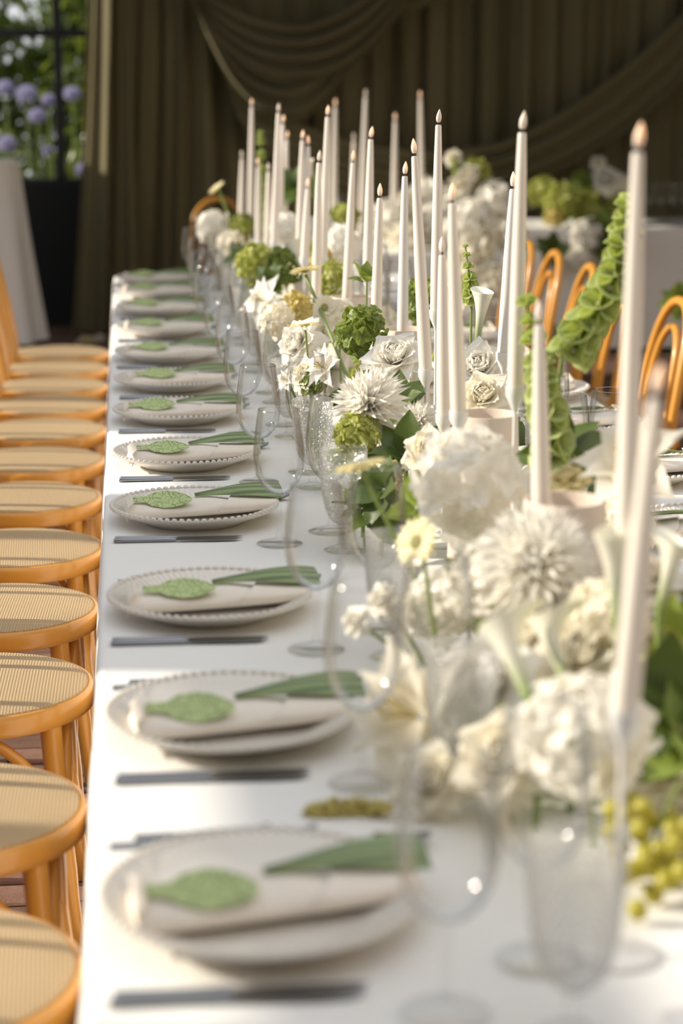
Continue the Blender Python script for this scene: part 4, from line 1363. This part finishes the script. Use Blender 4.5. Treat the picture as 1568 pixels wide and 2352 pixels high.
F('hydrangea', 'white_petal', 785, 565, 6.3, .135, 'white hydrangea behind the middle tapers, far part', CAMF, FR)
F('hydrangea', 'white_petal', 660, 525, 7.0, .125, 'white hydrangea at the foot of the far cluster', CAMF, FR)
F('rose', 'white_petal', 735, 520, 6.9, .10, 'white rose between far tapers', CAMF, FR)
F('hydrangea', 'lime_petal', 790, 500, 7.3, .12, 'lime hydrangea high behind the far tapers', CAMF, FR)
F('hydrangea', 'white_petal', 492, 520, 8.15, .150, 'white hydrangea at the far left end of the row', LF, FR)
F('hydrangea', 'ivory_petal', 530, 560, 7.75, .115, 'ivory hydrangea beside the far left white one', LF, FR)
F('hydrangea', 'lime_petal', 555, 520, 8.0, .11, 'lime hydrangea at the foot of the far end tapers', LF, FR)
F('rose', 'ivory_petal', 650, 395, 8.0, .05, 'small ivory bud high among the far cluster', CAMF, FR)
F('gerbera', 'cream_petal', 497, 430, 8.2, .085, 'cream gerbera sticking up at the far left end', (-.6, -.1, .8), FR, foot=(0.58, 8.2, TZ), sr=.006)
bells([(606, 520, 7.95), (604, 430, 7.95), (597, 298, 7.95)], 'lime bells of Ireland spire among the far tapers', 18, .022, .014, 7.95, start=0.0)
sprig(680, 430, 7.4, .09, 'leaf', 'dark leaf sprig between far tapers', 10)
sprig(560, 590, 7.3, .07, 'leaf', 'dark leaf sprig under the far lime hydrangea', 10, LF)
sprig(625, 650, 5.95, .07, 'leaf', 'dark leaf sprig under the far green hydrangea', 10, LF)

# fill the row: low blooms and leaves on both flanks
rf = random.Random(5)
for n in range(1, 12):
    for side, xx in (('glass', 0.50), ('middle', 0.68), ('far', 0.86)):
        y = PY[n] - 0.30 + rf.uniform(-.05, .05)
        p = Vector((xx + rf.uniform(-.03, .03), y, TZ + rf.uniform(.05, .085)))
        sprig(p, None, None, .085, 'leaf' if rf.random() < .6 else 'leaf2', 'low leaf sprig on the %s flank of the flower row, %s gap' % (side, ORD[n - 1]) if side != 'middle' else 'low leaf sprig in the middle of the flower row, %s gap' % ORD[n - 1], 9, (rf.uniform(-.4, .2), rf.uniform(-.5, 0), 1), (45, 110))
    for side, xx, zz in (('middle', 0.62, .11), ('far', 0.84, .12), ('middle2', 0.72, .15)):
        y = PY[n] - (0.05 if side != 'middle2' else 0.33) + rf.uniform(-.06, .06)
        h = Vector((xx + rf.uniform(-.03, .03), y, TZ + zz + rf.uniform(-.02, .02)))
        kd, mk, nmw = rf.choice([('hydrangea', 'white_petal', 'white hydrangea'), ('rose', 'white_petal', 'white rose'), ('hydrangea', 'lime_petal', 'lime hydrangea'), ('rose', 'ivory_petal', 'ivory rose'), ('hydrangea', 'ivory_petal', 'ivory hydrangea')])
        d = h - CAM
        px = 784 + FPX * d.dot(_rt) / d.dot(_fw); py = 1176 - FPX * d.dot(_up) / d.dot(_fw)
        wh = {'middle': 'low in the middle of the row by the %s left setting', 'far': 'low on the far flank of the row by the %s left setting', 'middle2': 'deep in the row just before the %s left setting'}[side] % ORD[n]
        F(kd, mk, px, py, h.y, rf.uniform(.10, .13), nmw + ' ' + wh, (rf.uniform(-.4, 0), -.4, .8), far=(n > 4 or side == 'far'))

# ---------------- far tables
def FF(kind, mk, px, py, Y, dia, label, face=CAMF, z0=TZ): F(kind, mk, px, py, Y, dia, label, face, True, z0=z0)
mass = [(890, 505, 10.1, .22), (940, 480, 10.2, .20), (985, 455, 10.3, .22), (930, 550, 10.0, .20), (990, 520, 10.1, .24), (1045, 470, 10.2, .22), (1040, 545, 10.0, .22)]
wds = ['leftmost', 'upper left', 'top middle', 'lower left', 'middle', 'upper right', 'lower right']
for (px, py, Y, d), wd_ in zip(mass, wds): FF('hydrangea', 'white_petal' if d > .21 else 'ivory_petal', px, py, Y, d, '%s white bloom of the flower mass on the far table' % wd_)
casc = [(1085, 500, 9.9, .22), (1130, 460, 10.1, .22), (1090, 580, 9.75, .26), (1150, 530, 9.8, .24), (1060, 630, 9.7, .24), (1120, 650, 9.68, .26), (1165, 610, 9.7, .22), (1085, 715, 9.66, .24), (1150, 700, 9.66, .22)]
wds = ['first', 'second', 'third', 'fourth', 'fifth', 'sixth', 'seventh', 'eighth', 'lowest']
for (px, py, Y, d), wd_ in zip(casc, wds): FF('hydrangea', 'ivory_petal' if d > .23 else 'white_petal', px, py, Y, d, '%s bloom down the white cascade in front of the far table' % wd_, z0=0.0 if Y < 9.86 else TZ)
FF('hydrangea', 'lime_petal', 1090, 400, 10.2, .17, 'lime bloom on top of the far table mass')
FF('rose', 'ivory_petal', 1040, 360, 10.2, .09, 'ivory bud highest above the far table')
FF('rose', 'ivory_petal', 1075, 395, 10.1, .10, 'ivory bud under the highest one of the far table')
FF('rose', 'ivory_petal', 1055, 420, 10.1, .12, 'ivory rose left of the lime bloom on the far table')
bells([(1055, 470, 10.15), (1048, 400, 10.15), (1040, 365, 10.15)], 'blurred lime spire on the far table', 8, .022, .012, 10.15)
tb = [('hydrangea', 'lime_petal', 1245, 440, 11.9, .20, 'leftmost lime bloom on the rear table'), ('hydrangea', 'lime_petal', 1290, 465, 11.75, .24, 'second lime bloom on the rear table'),
      ('hydrangea', 'green_petal', 1340, 430, 12.0, .20, 'round green bloom on the rear table'), ('hydrangea', 'lime_petal', 1345, 475, 11.8, .22, 'lime bloom under the round green one on the rear table'),
      ('rose', 'white_petal', 1390, 410, 11.9, .17, 'white rose standing above the rear table greens'), ('hydrangea', 'ivory_petal', 1425, 430, 11.9, .18, 'ivory bloom beside the white rose on the rear table'),
      ('hydrangea', 'lime_petal', 1430, 480, 11.8, .20, 'lime bloom right of the rear table greens'), ('hydrangea', 'yellow_petal', 1270, 500, 11.62, .12, 'straw bloom at the front edge of the rear table'),
      ('rose', 'ivory_petal', 1372, 372, 12.0, .09, 'ivory bud highest over the rear table')]
for a in tb: FF(*a)
FF('hydrangea', 'white_petal', 1350, 540, 11.42, .22, 'white snowball bloom hanging before the rear tablecloth', z0=0.0)
FF('hydrangea', 'white_petal', 1335, 590, 11.42, .16, 'small white bloom under the snowball of the rear table', z0=0.0)
sprig(1405, 545, 11.4, .20, 'leaf', 'dark leaf spray hanging before the rear tablecloth', 14, (0, -1, 0), (30, 150), 0.0, clampx=False)
sprig(1265, 575, 11.4, .12, 'leaf', 'dark leaf tuft behind the right side chairs', 9, (0, -1, .3), (30, 130), 0.0, clampx=False)
sprig(1550, 690, 9.0, .10, 'leaf2', 'green leaf tuft over the rightmost chair', 8, (0, -1, .3), (30, 130), 0.0, clampx=False)
sprig(1270, 800, 9.0, .14, 'leaf', 'dark leaf spray on the floor behind the right chairs', 12, (0, -.6, 1), (30, 120), 0.0, clampx=False)
# glasses on the rear tables
for k, (px, Y, lb) in enumerate([(1500, 11.8, 'first'), (1530, 11.9, 'second'), (1555, 11.75, 'third'), (1215, 11.9, 'leftmost')]):
    q = P(px, 500, Y)
    two('wine_glass', wgA, ('stem', 'bowl', 'rim'), T(q.x, q.y, TZ) , '%s blurred wine glass on the rear table by the backdrop' % lb, 'glass', 'clear wine glasses')
q = P(790, 500, 10.4)
two('wine_glass', wgA, ('stem', 'bowl', 'rim'), T(max(q.x, 1.1), q.y, TZ), 'blurred wine glass on the far table left of the white mass', 'glass', 'clear wine glasses')
# blooms left on the floor by the drape
F('rose', 'cream_petal', 198, 783, 12.35, .11, 'cream bloom lying on the floor by the olive drape', (0, -.5, .9), True, z0=0.0)
F('rose', 'ivory_petal', 228, 775, 12.45, .07, 'small ivory bloom on the floor beside the cream one', (0, -.5, .9), True, z0=0.0)
